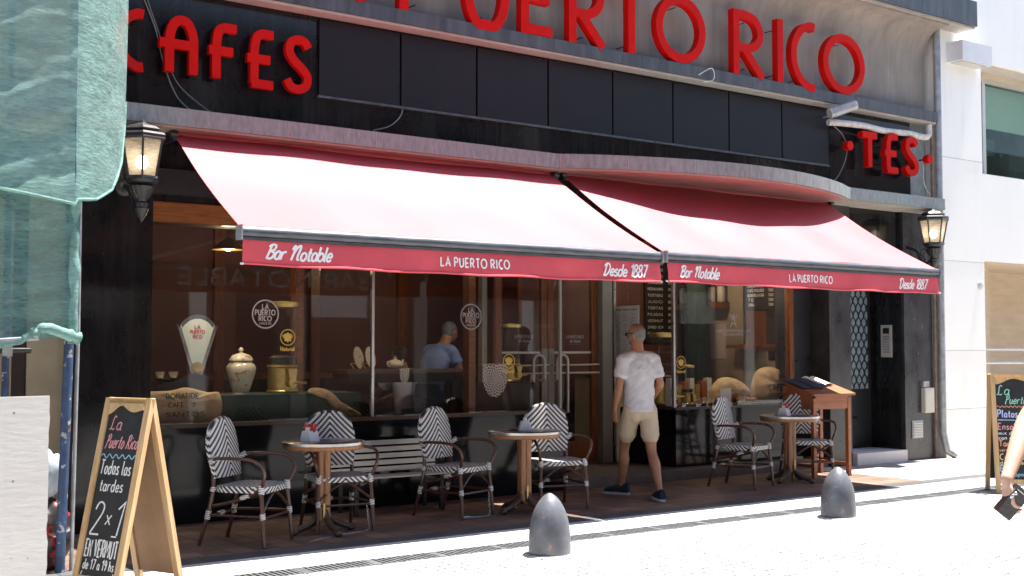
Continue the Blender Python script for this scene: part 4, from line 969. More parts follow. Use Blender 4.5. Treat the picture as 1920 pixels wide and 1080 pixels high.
# ================================================================== CHALKBOARD SIGNS
def board_face(par, w, h, wavy=True):
    """front panel in local X (width) and Z (height), facing -Y: pine frame, black board"""
    t = .034
    b = nb()
    box(b, -w / 2, -w / 2 + .045, -t / 2, t / 2, 0, h); box(b, w / 2 - .045, w / 2, -t / 2, t / 2, 0, h)
    box(b, -w / 2 + .045, w / 2 - .045, -t / 2 + .002, t / 2 - .002, h - .035, h - .001); box(b, -w / 2 + .045, w / 2 - .045, -t / 2 + .002, t / 2 - .002, .10, .145)
    build('frame', b, 'pine', par, bevel=.003)
    x0, x1 = -w / 2 + .045, w / 2 - .045; P = [(x0, h - .035), (x1, h - .035)]
    for i in range(25):
        u = 1 - i / 24; P.append((x0 + (x1 - x0) * u, h - .062 - .018 * math.cos(u * math.pi * 2 * 1.5) - .03 * abs(math.cos(u * math.pi)) ** 2))
    b = nb(); prism(b, P, front_T(-t / 2 + .002), .0, .012); build('scalloped_top', b, 'pine', par)
    bd = build('board', box(nb(), x0, x1, -.006, .006, .145, h - .035), 'board', par)
    return bd, x0, x1
af = empty('chalkboard_sign', (2.655, -2.635, GZ), R(-66.6), label='pine A-frame chalkboard offering 2x1 vermouth, standing beside the netting', cat='chalkboard')
H_, SP = 1.205, .27
sw = empty('front_panel'); sw.parent = af; ang = math.atan2(SP, H_); sw.location = (0, -SP, 0); sw.rotation_euler = (-ang, 0, 0)
L_ = H_ / math.cos(ang); bd, x0, x1 = board_face(sw, .40, L_)
def chalk(par, items, T):
    groups = {}
    for s, m, x, z, h, w, wd, f, sh in items:
        b = groups.setdefault(m, nb()); write(b, s, T, x, z, h, w, f, width=wd, shear=sh, d=.0008, jitter=.02)
    for m, b in groups.items(): build('lettering', b, m, par)
T = front_T(-.0062)
items = [('La', 'chalk_pink', -.125, L_ - .20, .085, .007, .10, SCRIPT, .2), ('Puerto Rico', 'chalk_pink', -.135, L_ - .315, .085, .007, .275, SCRIPT, .25),
 ('Todas las', 'chalk_white', -.140, L_ - .475, .085, .0085, .265, LOW, .05), ('tardes', 'chalk_white', -.115, L_ - .58, .075, .008, .20, LOW, .05),
 ('2', 'chalk_white', -.13, L_ - .84, .19, .011, .09, CAPS, .1), ('x', 'chalk_white', -.015, L_ - .79, .11, .008, .055, CAPS, .1), ('1', 'chalk_white', .06, L_ - .84, .20, .011, .07, CAPS, .15), ('-', 'chalk_white', .05, L_ - .855, .02, .009, .07, CAPS, 0),
 ('EN VERMUT', 'chalk_white', -.140, L_ - .975, .10, .010, .275, CAPS, 0), ('de 17 a 19 hs', 'chalk_white', -.135, L_ - 1.05, .058, .007, .265, LOW, .05), ('(por persona)', 'chalk_white', -.145, L_ - 1.13, .06, .007, .285, LOW, .05)]
chalk(bd, items, T)
b = nb(); ribbon(b, [(x0 + .005 + (x1 - x0 - .01) * i / 40, L_ - .365 + .012 * math.sin(i * .85)) for i in range(41)], .006, T, 0, .0008); build('lettering', b, 'chalk_blue', bd)
rp = empty('rear_panel'); rp.parent = af; rp.location = (0, SP, 0); rp.rotation_euler = (ang, 0, 0)
b = nb(); box(b, -.2, -.155, -.017, .017, 0, L_); box(b, .155, .2, -.017, .017, 0, L_); box(b, -.155, .155, -.015, .015, L_ - .035, L_ - .001); build('frame', b, 'pine', rp, bevel=.003)
build('board', box(nb(), -.155, .155, -.006, .006, .10, L_ - .035), 'hardboard', rp)
build('hinge', box(nb(), -.16, .16, -.03, .03, H_ - .012, H_ - .004), 'brass', af)

a2 = empty('chalkboard_sign', (12.10, -2.93, GZ), R(-42), label='pine chalkboard listing dishes in coloured chalk on the sunny pavement at the far right', cat='chalkboard')
s2 = empty('front_panel'); s2.parent = a2; s2.location = (0, -.2, 0); s2.rotation_euler = (-.13, 0, 0); L2 = 1.25
bd, x0, x1 = board_face(s2, .60, L2)
items = [('La', 'chalk_green', -.24, L2 - .22, .10, .010, .13, SCRIPT, .2), ('Puerto Rico', 'chalk_green', -.16, L2 - .315, .085, .009, .38, SCRIPT, .25), ('Platos del dia', 'chalk_violet', -.245, L2 - .455, .075, .012, .46, LOW, .05),
 ('Ensalada', 'chalk_pink', -.245, L2 - .585, .065, .010, .30, LOW, .05), ('mix de hojas', 'chalk_white', -.245, L2 - .64, .036, .006, .33, LOW, 0), ('con aceitunas', 'chalk_white', -.245, L2 - .69, .036, .006, .36, LOW, 0),
 ('Tarta de', 'chalk_orange', -.245, L2 - .76, .06, .010, .27, LOW, .05), ('verdura y ensalada', 'chalk_orange', -.245, L2 - .815, .036, .006, .42, LOW, 0),
 ('Canelones', 'chalk_yellow', -.245, L2 - .90, .06, .009, .34, LOW, .05), ('de carne', 'chalk_yellow', -.245, L2 - .95, .038, .006, .24, LOW, 0), ('Bife', 'chalk_blue', -.245, L2 - 1.02, .06, .010, .16, LOW, .05), ('con papas', 'chalk_blue', -.245, L2 - 1.07, .04, .006, .26, LOW, 0)]
chalk(bd, items, T)
b = nb(); ribbon(b, [(x0 + .01 + (x1 - x0 - .02) * i / 60, L2 - .345 + .008 * math.sin(i * 1.2)) for i in range(61)], .007, T, 0, .0008); build('lettering', b, 'chalk_orange', bd)
b = nb(); ribbon(b, [(x0 + .01, L2 - .485), (x1 - .01, L2 - .49)], .008, T, 0, .0008); build('lettering', b, 'chalk_violet', bd)
r2 = empty('rear_panel'); r2.parent = a2; r2.location = (0, .2, 0); r2.rotation_euler = (.13, 0, 0)
b = nb(); box(b, -.3, -.255, -.017, .017, 0, L2); box(b, .255, .3, -.017, .017, 0, L2); box(b, -.255, .255, -.015, .015, L2 - .06, L2 - .02); build('frame', b, 'pine', r2, bevel=.003)
build('board', box(nb(), -.255, .255, -.006, .006, .12, L2 - .06), 'board', r2)

# ================================================================== PEOPLE
def V3(*p): return Vector(p)
def limb(bm, pts, rad, n=14, k=5):
    P = catmull([tuple(p) for p in pts], k); m = len(P) - 1; rr = []
    for i in range(m + 1):
        t = i / m * (len(rad) - 1); j = min(int(t), len(rad) - 2); f = t - j; f = f * f * (3 - 2 * f)
        rr.append(rad[j] * (1 - f) + rad[j + 1] * f)
    tube(bm, P, rr, n)
    ball(bm, P[0], rr[0]); ball(bm, P[-1], rr[-1])
def hand(bm, w, d, nrm, side, curl=.5, spread=1.0, k=1.0):
    """w wrist, d finger direction, nrm the way the palm faces, side +1/-1 where the thumb sits along d x nrm"""
    d = d.normalized(); nrm = (nrm - d * nrm.dot(d)).normalized(); s = d.cross(nrm).normalized() * side
    mt = Matrix((( *s,), (*nrm,), (*d,))).transposed().to_4x4()
    ball(bm, w + d * .045 * k, (.040 * k, .015 * k, .052 * k), mtx=mt); ball(bm, w + d * .07 * k, (.041 * k, .013 * k, .03 * k), mtx=mt); ball(bm, w, (.027 * k, .021 * k, .03 * k), mtx=mt)
    for off, L, c in ((.030, .072, .9), (.0105, .081, 1.0), (-.0095, .075, 1.08), (-.028, .058, 1.15)):
        p = w + d * (.082 - abs(off - .005) * .25) * k + s * off * k * spread; a = 0; P = [p - d * .02 * k, p]
        for seg, f in ((.44, .55), (.31, 1.0), (.25, .8)):
            a += curl * f * c; p = p + (d * math.cos(a) + nrm * math.sin(a)) * L * seg * k; P.append(p)
        tube(bm, [tuple(q) for q in P], [.0095 * k, .0095 * k, .0088 * k, .0082 * k, .0062 * k], 8); ball(bm, P[-1], .0064 * k, 8, 6)
    p = w + d * .02 * k + s * .026 * k + nrm * .006 * k; P = [p - s * .012 * k]
    for seg, dr in ((.036, s * .8 + d * .65 + nrm * .3), (.030, s * .35 + d * .9 + nrm * .45), (.024, d * .95 + nrm * .5)):
        P.append(p); p = p + dr.normalized() * seg * k
    P.append(p); tube(bm, [tuple(q) for q in P], [.012 * k, .0125 * k, .011 * k, .0098 * k, .0072 * k], 8); ball(bm, p, .0074 * k, 8, 6)
def head(bm, c, yaw, pitch=0, k=1.0):
    """skull, jaw, nose, ears, brow and lips; faces local +Y turned by yaw"""
    mt = Matrix.Translation(c) @ Matrix.Rotation(yaw, 4, 'Z') @ Matrix.Rotation(pitch, 4, 'X') @ Matrix.Scale(k, 4)
    def b(p, r): ball(bm, mt @ Vector(p), tuple(x * k for x in r), 16, 10, mtx=(Matrix.Rotation(yaw, 4, 'Z') @ Matrix.Rotation(pitch, 4, 'X')))
    b((0, -.008, .022), (.0755, .096, .090)); b((0, .028, -.02), (.062, .066, .085)); b((0, .050, -.072), (.038, .038, .034)); b((0, -.045, -.02), (.062, .05, .06))
    b((0, .094, -.008), (.010, .012, .026)); b((0, .106, -.026), (.014, .014, .011)); b((0, .085, .022), (.048, .012, .009))
    b((0, .088, -.056), (.022, .010, .005)); b((0, .087, -.064), (.018, .010, .005))
    for s in (-1, 1):
        b((s * .077, -.008, -.012), (.009, .018, .031)); b((s * .080, -.014, -.002), (.008, .016, .018)); b((s * .042, .062, -.03), (.022, .022, .02))
    return mt
def person_body(J, k=1.0, legs=True):
    b = nb()
    P, C, Nk, Hd = J['pelvis'], J['chest'], J['neck'], J['head']
    tube(b, catmull([tuple(P + V3(0, 0, -.08)), tuple(P), tuple(P.lerp(C, .5)), tuple(C), tuple(C.lerp(Nk, .7)), tuple(Nk)], 5), [(.09, .06), (.12, .08)] + [(.135, .092)] * 12 + [(.13, .085)] * 5 + [(.10, .07)] * 3 + [(.075, .062)] * 2 + [(.058, .056)] * 2, 20)
    tube(b, [tuple(Nk + V3(0, 0, -.04)), tuple(Nk.lerp(Hd, .5)), tuple(Hd + V3(0, 0, -.02))], [.068, .060, .058], 16)
    head(b, Hd, J.get('yaw', 0), J.get('pitch', 0), k)
    for s in 'LR':
        sh, el, wr = J['sh' + s], J['el' + s], J['wr' + s]
        limb(b, [C.lerp(Nk, .55), sh, sh.lerp(el, .4), el, el.lerp(wr, .3), wr], [.048, .052, .046, .040, .043, .027])
        d = J.get('hd' + s, (wr - el)); hand(b, wr + d.normalized() * .018, d, J.get('hn' + s, V3(0, 1, 0)), J.get('hs' + s, 1), J.get('curl' + s, .45))
        if legs:
            hp, kn, an = J['hp' + s], J['kn' + s], J['an' + s]
            ax = (an - kn).normalized(); back = J.get('calf' + s, V3(0, -1, 0))
            limb(b, [hp, hp.lerp(kn, .45), kn], [.078, .076, .054]); limb(b, [kn, kn.lerp(an, .14), kn.lerp(an, .33) + back * .016, kn.lerp(an, .62) + back * .006, kn.lerp(an, .86), an], [.053, .051, .057, .044, .032, .036])
            t = J['ft' + s].normalized()
            tube(b, [tuple(an + V3(0, 0, -.03) - t * .05), tuple(an + V3(0, 0, -.04) + t * .06), tuple(an + V3(0, 0, -.06) + t * .16)], [.034, .036, .026], 12)
    return b
def shirt(J, name, mat, par, hem, sleeve=.62, rx=1.0, amp=.006):
    b = nb(); P, C, Nk = J['pelvis'], J['chest'], J['neck']
    base = P + V3(0, 0, hem)
    pts = [base, base.lerp(C, .3), base.lerp(C, .65), C, C.lerp(Nk, .5), C.lerp(Nk, .85)]
    rad = [(.176 * rx, .142), (.166 * rx, .120), (.176 * rx, .124), (.186 * rx, .126), (.150 * rx, .098), (.072, .072)]
    CP = catmull([tuple(p) for p in pts], 6); m = len(CP) - 1; rr = []
    for i in range(m + 1):
        t = i / m * (len(rad) - 1); j = min(int(t), len(rad) - 2); f = t - j
        rr.append(tuple(rad[j][q] * (1 - f) + rad[j + 1][q] * f for q in (0, 1)))
    tube(b, CP, rr, 26)
    for s in 'LR':
        sh, el = J['sh' + s], J['el' + s]
        limb(b, [C.lerp(Nk, .62), sh + (C - sh) * .12, sh.lerp(el, .25), sh.lerp(el, sleeve)], [.072, .073, .069, .066])
        tube(b, [tuple(sh.lerp(el, sleeve - .08)), tuple(sh.lerp(el, sleeve + .1))], [.066, .069], 16)
    f = lambda p: amp * (noise.noise(Vector((p.x * 5, p.y * 5, p.z * 11 + p.x * 6))) + .55 * noise.noise(Vector((p.x * 13, p.y * 13, p.z * 22 - p.x * 14))) + .2 * noise.noise(Vector((p.x * 30, p.y * 30, p.z * 46 + p.x * 20))))
    return remesh(name, b, .009, mat, par, 5, disp=f)
def shoe(par, an, t, mat='navy'):
    t = t.normalized(); z = an.z - .075; s = V3(-t.y, t.x, 0); o = V3(an.x, an.y, 0)
    b = nb(); prof = [(-.085, .040, .030, .070), (-.06, .046, .040, .062), (0, .050, .043, .052), (.06, .044, .044, .040), (.12, .034, .047, .032), (.165, .026, .042, .026), (.195, .018, .024, .022)]
    for q, zc, ry, rz in prof: pass
    rings = [[tuple(o + t * q + s * ry * math.cos(a) + V3(0, 0, z + .012 + max(0, zc + rz * math.sin(a)))) for a in [i * math.pi / 8 for i in range(16)]] for q, zc, ry, rz in prof]
    vs = [[b.verts.new(p) for p in r] for r in rings]
    for a_, c_ in zip(vs, vs[1:]):
        for i in range(16): b.faces.new((a_[i], a_[(i + 1) % 16], c_[(i + 1) % 16], c_[i]))
    b.faces.new(vs[0][::-1]); b.faces.new(vs[-1])
    sh = build('shoe', b, mat, par, smooth=60)
    out = [(-.092, .0), (-.085, .028), (-.03, .039), (.05, .045), (.12, .050), (.17, .044), (.20, .022), (.208, 0)]
    P = catmull([(u, v) for u, v in out], 4); P = P + [(u, -v) for u, v in P[-2:0:-1]]
    b = nb(); prism(b, P, lambda u, v, d: o + t * u + s * v + V3(0, 0, z + d), -.004, .022); build('sole', b, 'sole', sh, bevel=.004)

man = empty('person', (8.47, -.97, GZ), R(68 - 90), label='grey-haired man in white T-shirt and khaki shorts walking toward the cafe door', cat='person')
J = dict(pelvis=V3(0, 0, .95), chest=V3(.0, .035, 1.30), neck=V3(0, .05, 1.50), head=V3(-.005, .085, 1.655), yaw=R(38), pitch=R(-6),
 shL=V3(-.178, .025, 1.415), elL=V3(-.238, -.035, 1.145), wrL=V3(-.252, .055, .905), shR=V3(.178, .045, 1.415), elR=V3(.228, .0, 1.15), wrR=V3(.205, .19, .985),
 hdL=V3(-.05, .12, -1), hnL=V3(.9, .3, 0), hsL=-1, curlL=.62, hdR=V3(0, .6, -.8), hnR=V3(-1, 0, 0), hsR=1,
 hpL=V3(-.09, .0, .90), knL=V3(-.10, .20, .50), anL=V3(-.10, .29, .085), ftL=V3(-.72, .69, 0), hpR=V3(.09, 0, .90), knR=V3(.10, -.06, .49), anR=V3(.10, -.31, .085), ftR=V3(.10, 1, 0))
remesh('body', person_body(J), .0055, 'skin', man, 4)
shirt(J, 'shirt', 'tshirt', man, -.08, .60, .95, .012)
b = nb(); tube(b, [(0, .0, .79), (0, .0, .84), (0, .003, .885), (0, .005, .93), (0, .01, .985)], [(.10, .075), (.165, .108), (.176, .122), (.172, .120), (.150, .106)], 24)
for s in (-1, 1): ball(b, (s * .07, -.025, .845), (.080, .085, .09))
for s, hp, kn in ((-1, J['hpL'], J['knL']), (1, J['hpR'], J['knR'])):
    e = hp.lerp(kn, .66); limb(b, [hp + V3(0, 0, -.02), hp.lerp(kn, .35), e], [.098, .098, .092])
    tube(b, [tuple(hp.lerp(kn, .5)), tuple(hp.lerp(kn, .67))], [.094, .098], 18)
sh_ = remesh('shorts', b, .009, 'khaki', man, 9, disp=lambda p: .005 * (noise.noise(Vector((p.x * 9, p.y * 9, p.z * 13))) + .4 * noise.noise(Vector((p.x * 24, p.y * 24, p.z * 30)))))
shoe(man, J['anL'], J['ftL']); shoe(man, J['anR'], J['ftR'])
man.scale = (.97, 1, 1)
mt = Matrix.Translation(J['head']) @ Matrix.Rotation(J['yaw'], 4, 'Z') @ Matrix.Rotation(J['pitch'], 4, 'X')
# cropped grey hair: shell round the back and sides, thin on top, beard along the jaw
b = nb()
def cap(b, c, r, keep):
    t = bmesh.new(); bmesh.ops.create_uvsphere(t, u_segments=40, v_segments=28, radius=1)
    for v in t.verts: v.co = Vector((v.co.x * r[0], v.co.y * r[1], v.co.z * r[2])) + Vector(c)
    bmesh.ops.delete(t, geom=[f for f in t.faces if not keep(f.calc_center_median())], context='FACES')
    vm = {}
    for f in t.faces:
        vs = []
        for v in f.verts:
            if v.index not in vm: vm[v.index] = b.verts.new(mt @ v.co)
            vs.append(vm[v.index])
        b.faces.new(vs)
    t.free()
cap(b, (0, -.008, .022), (.0785, .0995, .093), lambda p: (p.y < .038 - .25 * max(0, p.z - .02)) and -.075 < p.z < .085 + .0 * p.y and not (p.y > .0 and p.z < -.02) and p.z < .035 - .22 * (p.y + .02))
cap(b, (0, -.045, -.02), (.064, .054, .062), lambda p: p.y < -.02 and p.z > -.075)
build('hair', b, 'hair', man, smooth=True)
b = nb(); cap(b, (0, .050, -.070), (.041, .041, .037), lambda p: p.z < -.055 and p.y > .03); cap(b, (0, .028, -.022), (.0645, .069, .088), lambda p: -.10 < p.z < -.042 and p.y > .0 and abs(p.x) > .02)
build('beard', b, 'hair', man, smooth=True)
b = nb()
for s in (-1, 1):
    ball(b, mt @ V3(s * .034, .101, .012), (.028, .008, .020), mtx=Matrix.Rotation(J['yaw'] - s * .25, 4, 'Z'))
    tube(b, [tuple(mt @ V3(s * .060, .092, .016)), tuple(mt @ V3(s * .078, .05, .016)), tuple(mt @ V3(s * .0815, -.012, .010)), tuple(mt @ V3(s * .080, -.03, -.004))], .0034, 6)
tube(b, [tuple(mt @ V3(-.012, .108, .016)), tuple(mt @ V3(.012, .108, .016))], .003, 6)
build('sunglasses', b, 'black_plastic', man, smooth=True)

# the passer-by whose hand reaches into the picture
wm = empty('person', (5.28, -7.42, GZ), R(62), label='bare forearm and hand of a passer-by holding a black purse at the right edge', cat='person')
Jw = dict(pelvis=V3(0, 0, .90), chest=V3(0, .02, 1.22), neck=V3(0, .03, 1.42), head=V3(0, .06, 1.56), yaw=0,
 shL=V3(-.16, .01, 1.35), elL=V3(-.22, .08, 1.10), wrL=V3(-.205, .355, .985), shR=V3(.16, .0, 1.35), elR=V3(.22, -.02, 1.08), wrR=V3(.22, .04, .85), hdL=V3(.02, .8, -.75), hnL=V3(1, .0, 0), hsL=-1, curlL=.7, hnR=V3(-1, 0, 0),
 hpL=V3(-.085, 0, .86), knL=V3(-.09, .05, .47), anL=V3(-.09, .0, .085), ftL=V3(0, 1, 0), hpR=V3(.085, 0, .86), knR=V3(.09, .02, .47), anR=V3(.09, -.08, .085), ftR=V3(0, 1, 0))
# forearm aimed at the photographed hand: wrist and hand in world space, brought into the person's own space
Mi = (Matrix.Translation((5.28, -7.42, GZ)) @ Matrix.Rotation(R(62), 4, 'Z')).inverted()
toL = lambda x, y, z: Mi @ Vector((x, y, z))
Jw['elL'] = toL(5.035, -7.22, 1.165); Jw['wrL'] = toL(4.795, -7.26, .915); Jw['shL'] = toL(5.20, -7.26, 1.33)
rot3 = Mi.to_3x3(); Jw['hdL'] = rot3 @ V3(-.10, -.12, -1); Jw['hnL'] = rot3 @ V3(.55, -.25, -.05); Jw['hsL'] = -1; Jw['curlL'] = .75
remesh('body', person_body(Jw, .95), .0055, 'skin_light', wm, 4)
shirt(Jw, 'shirt', 'navy', wm, -.05, .5, .9)
b = nb()
for s in 'LR': limb(b, [Jw['hp' + s], Jw['kn' + s], Jw['an' + s] + V3(0, 0, .05)], [.105, .088, .082])
tube(b, [(0, 0, .78), (0, 0, .96)], [(.165, .12), (.15, .11)], 20); remesh('trousers', b, .011, 'jeans', wm, 4)
for s in 'LR': shoe(wm, Jw['an' + s], Jw['ft' + s], 'leather')
b = nb(); ball(b, (0, -.015, 1.60), (.088, .105, .095)); ball(b, (0, -.07, 1.50), (.08, .05, .13)); build('hair', b, 'darkhair', wm, smooth=True)
pu = empty('purse', (4.795, -7.285, .825), label='small black zipped purse held in the hand at the right edge', cat='purse')
pu.rotation_euler = (R(10), R(38), R(-32))
b = nb(); box(b, -.034, .034, -.024, .024, -.075, .05); build('body', b, 'leather', pu, bevel=.012, seg=3)
b = nb(); box(b, -.030, .030, -.027, .027, .046, .066); build('flap', b, 'leather', pu, bevel=.007, seg=3)
build('zip', tube(nb(), [(-.03, -.0285, .05), (.03, -.0285, .05)], .003, 6), 'steel', pu)
b = nb(); ball(b, (-.026, -.033, .03), .009, 8, 6); ball(b, (-.03, -.033, .012), (.007, .004, .012), 8, 6); build('charm', b, 'steel', pu, smooth=True)

# ================================================================== NETTING, SCAFFOLD, HOARDING ON THE LEFT
def nz(x, y, z): return noise.noise(Vector((x, y, z)))
def wr(x, z, k=1):
    """drooping diagonal wrinkles"""
    s = z * 2.4 - x * 1.1
    return k * (.050 * nz(x * .9, s * .8, 1) + .028 * nz(x * 1.5, s * 2.6, 5) + .012 * nz(x * 4, s * 7, 9) + .006 * nz(x * 9, z * 9, 2))
tp_ = empty('netting', (2.5, -1.8, 2.4), label='pale green scaffold netting draped high at the left edge of the street', cat='netting')
O = tp_.location.copy()
def top_panel(u, v):
    x = -2.0 + 4.54 * u; zb = 2.80 - .36 * u ** 2; z = zb + (7.2 - zb) * v
    return Vector((x, -1.82 + wr(x, z) * (.4 + .6 * (1 - u ** 8)), z)) - O
build('front_sheet', grid(nb(), 150, 150, top_panel), 'tarp', tp_, smooth=True)
def side_panel(u, v):
    t = u; edge = [(0, 2.47), (.25, 2.50), (.5, 2.60), (.75, 2.84), (.87, 3.10), (.96, 3.50), (1, 4.1)]
    for (a, za), (c, zc) in zip(edge, edge[1:]):
        if a <= t <= c: zb = za + (zc - za) * (t - a) / (c - a)
    z = zb + (7.2 - zb) * v
    x = 2.54 + .66 * t; y = -1.82 + .92 * t ** 1.15
    puff = .07 * math.sin(math.pi * t)
    return Vector((x + puff * .5 + .5 * wr(x * 2, z * .7, .45), y - puff + wr(x * 2, z * .7, .5) * min(1, t * 6), z)) - O
build('side_sheet', grid(nb(), 60, 130, side_panel), 'tarp', tp_, smooth=True)
hem = [tuple(side_panel(i / 40, 0) + O) for i in range(38)]
o = build('hem', tube(nb(), [tuple(top_panel(i / 40, 0)) for i in range(41)] + [tuple(Vector(p) - O) for p in hem[1:]], [.011 + .005 * nz(i * .21, 0, 5) for i in range(78)], 8), 'tarp', tp_, smooth=True)
lo = empty('netting', (2.3, -1.74, 1.5), label='lower sheet of green netting tied over the scaffold, rolled up at its bottom edge', cat='netting')
O2 = lo.location.copy()
def low_panel(u, v):
    x = -2.0 + 4.585 * u; z = 1.52 + .10 * math.sin(u * 40) * .15 + (2.9 - 1.52) * v
    s = z * 1.6 + x * .6
    return Vector((x, -1.745 + .035 * nz(x * 1.2, s * 2.2, 3) + .014 * nz(x * 4, s * 6, 7), z)) - O2
build('sheet', grid(nb(), 110, 60, low_panel), 'tarp_shaded', lo, smooth=True)
b = nb()
tube(b, [(2.565 - O2.x + .012 * nz(i * .23, 3, 0), .01 * nz(i * .3, 8, 1), 2.55 - O2.z - i * .035) for i in range(31)], [.034 + .012 * nz(i * .22, 0, 0) for i in range(31)], 10)
build('edge_wrap', b, 'tarp', lo, smooth=True)
b = nb(); P = catmull([(2.60, -1.78, 1.53), (2.48, -1.80, 1.57), (2.36, -1.80, 1.60), (2.25, -1.79, 1.54), (2.1, -1.78, 1.49), (1.2, -1.78, 1.35)], 8)
tube(b, [tuple(Vector(p) - O2) for p in P], [(.036 + .020 * nz(i * .5, 1, 0)) * (1 if i < 22 else .6) for i in range(len(P))], 12); build('rolled_hem', b, 'tarp', lo, smooth=True)
sc = empty('scaffold', (2.53, -1.66, GZ), label='blue painted scaffold pole with rails standing beside the netting', cat='scaffold')
b = nb(); tube(b, [(0, 0, 0), (.036, .0, 1.6), (.036, .0, 6.9)], .033, 14); build('pole', b, 'pole_blue', sc, smooth=True)
build('thin_pole', tube(nb(), [(.085, .03, 0), (.105, .03, 1.6), (.106, .04, 3.0)], .014, 10), 'zinc', sc, smooth=True)
for x, y in ((-.22, .62), (-.52, .42)): build('pole', tube(nb(), [(x, y, 0), (x, y, 6.9)], .026, 12), 'pole_blue', sc, smooth=True)
for z in (1.50, 3.0, 4.9): build('rail', tube(nb(), [(-2.6, .42, z), (-.05, .62, z)], .022, 10), 'black_metal', sc, smooth=True)
build('rail', tube(nb(), [(-2.4, -.10, 1.42), (-.2, -.12, 1.585)], .018, 10), 'zinc', sc, smooth=True)
for x, y, z in ((-.22, .62, 1.5), (-.52, .42, 1.5)): build('clamp', box(nb(), x - .035, x + .035, y - .05, y + .05, z - .04, z + .04), 'zinc', sc, bevel=.008)
hb = empty('hoarding_panel', (1.35, -3.0, GZ), label='sun-bleached plywood hoarding panel with torn edges at the lower left', cat='hoarding')
def ply(u, v): 
    x = -.75 + 1.46 * u; e = .012 * nz(v * 14, 3, 0) * (1 if u > .99 else 0)
    return Vector((x + e, 0, 1.245 * v + (.006 * nz(x * 9, 1, 0) if v > .99 else 0)))
build('board', grid(nb(), 30, 30, ply, .018), 'ply', hb)
build('post', box(nb(), .52, .60, .02, .10, 0, 1.2), 'oldwood', hb); build('post', box(nb(), -.6, -.52, .02, .10, 0, 1.2), 'oldwood', hb)
for x, y, z, r, lab in ((2.47, -1.46, .60, .135, 'pale blue plastic rubbish bag bulging behind the blue pole'), (2.47, -1.42, .17, .22, 'dark rubbish bag with red print on the ground behind the blue pole')):
    g = empty('rubbish_bag', (x, y, z - r), label=lab, cat='rubbish bag', group='rubbish bags behind the hoarding')
    b = nb(); ball(b, (0, 0, r), (r, r * .9, r * 1.25), 40, 28)
    for v in b.verts: v.co *= 1 + .22 * nz(v.co.x * 7, v.co.y * 7, v.co.z * 7) + .08 * nz(v.co.x * 20, v.co.y * 20, v.co.z * 20)
    build('bag', b, 'plastic_bag' if z > .4 else 'bag_dark', g, smooth=True)
box_ = empty('builders_crate', (2.42, -1.6, GZ), label='dark crate under the rubbish bags', cat='crate')
lb = empty('boarded_building', (0, .3, GZ), label='boarded-up building front behind the scaffold, with a beige pilaster', cat='building')
b = nb()
for i in range(22): box(b, -2.0 + i * .21, -2.0 + i * .21 + .207, -.30 + .004 * (i % 2), -.2, 0, 2.7)
build('boards', b, 'oldwood', lb); bx('wall', -18, 2.38, -.15, 5, 2.7, 12, 'beige_strip', lb); bx('wall', -18, -2.02, -.2, 5, 0, 2.7, 'beige_strip', lb)
bx('pilaster', 2.78, 3.098, -.12, .2, 0, 3.3, 'beige_strip', lb, bevel=.006); bx('pilaster', 2.395, 3.018, -.32, 5, 3.30, 12, 'beige_strip', lb)
bx('dark_gap', 2.40, 2.775, -.1, .1, 0, 3.3, 'int_dark', lb)
bpy.data.objects.remove(box_)

# ================================================================== WHITE BUILDING ON THE RIGHT
wb = empty('white_building', (16, 0, GZ), label='white rendered building beside the cafe with a sandy entrance recess', cat='building')
X = -16
bx('pier', 14.99 + X, 16.0 + X, -.10, 1.6, -.1, 13, 'white_wall', wb)
bx('wall', 16.001 + X, 40 + X, -.10, .8, 2.77, 4.04, 'white_wall', wb); bx('wall', 16.001 + X, 40 + X, -.10, .8, 5.68, 13, 'white_wall', wb)
bx('pier', 20.5 + X, 22.5 + X, -.10, .8, -.1, 2.769, 'white_wall', wb)
bx('window_head', 16.001 + X, 40 + X, -.06, .6, 5.56, 5.679, 'travertine', wb)
bx('reveal', 16.0 + X, 20.5 + X, 1.1, 1.3, -.1, 2.769, 'travertine', wb); bx('reveal', 16.001 + X, 16.03 + X, .0, 1.099, -.1, 2.769, 'travertine', wb)
bx('reveal_pier', 16.95 + X, 17.25 + X, .62, 1.099, -.1, 2.769, 'travertine', wb, bevel=.004)
bx('entrance_ceiling', 16.031 + X, 20.5 + X, -.08, 1.1, 2.74, 2.768, 'travertine', wb)
bx('plinth', 16.031 + X, 20.5 + X, .05, 1.099, -.1, .55, 'marble_step', wb)
b = nb()
for z in (.66, 1.42 + .06, 2.74, 4.2): box(b, 14.995 + X, 15.998 + X, -.1022, -.099, z, z + .006)
build('wall_joints', b, 'soffit', wb)
wnd = empty('window'); wnd.parent = wb
b = nb(); box(b, 16.15 + X, 16.2 + X, .16, .24, 4.04, 5.56); box(b, 16.44 + X, 16.52 + X, .16, .24, 4.11, 5.49); box(b, 16.05 + X, 22 + X, .16, .24, 5.49, 5.56); box(b, 16.05 + X, 22 + X, .16, .24, 4.04, 4.11); box(b, 17.9 + X, 17.98 + X, .16, .24, 4.11, 5.49)
build('frame', b, 'alu', wnd, bevel=.006)
bx('pane', 16.05 + X, 22 + X, .205, .212, 4.11, 5.49, 'winglass', wnd); bx('blind', 16.54 + X, 17.88 + X, .30, .31, 4.84, 5.49, 'blind', wnd); bx('blind', 16.21 + X, 16.43 + X, .30, .31, 4.45, 5.49, 'blind', wnd)
bx('room', 16.05 + X, 22 + X, .79, .8, 4.05, 5.55, 'dim_room', wb)
b = nb(); box(b, 16.9 + X, 17.3 + X, .5, .7, 4.11, 4.75); box(b, 17.35 + X, 17.6 + X, .45, .66, 4.11, 4.55); bx('cabinet', 16.5 + X, 16.85 + X, .5, .7, 4.11, 4.8, 'int_dark', wb); build('cabinet', b, 'winglass', wb)
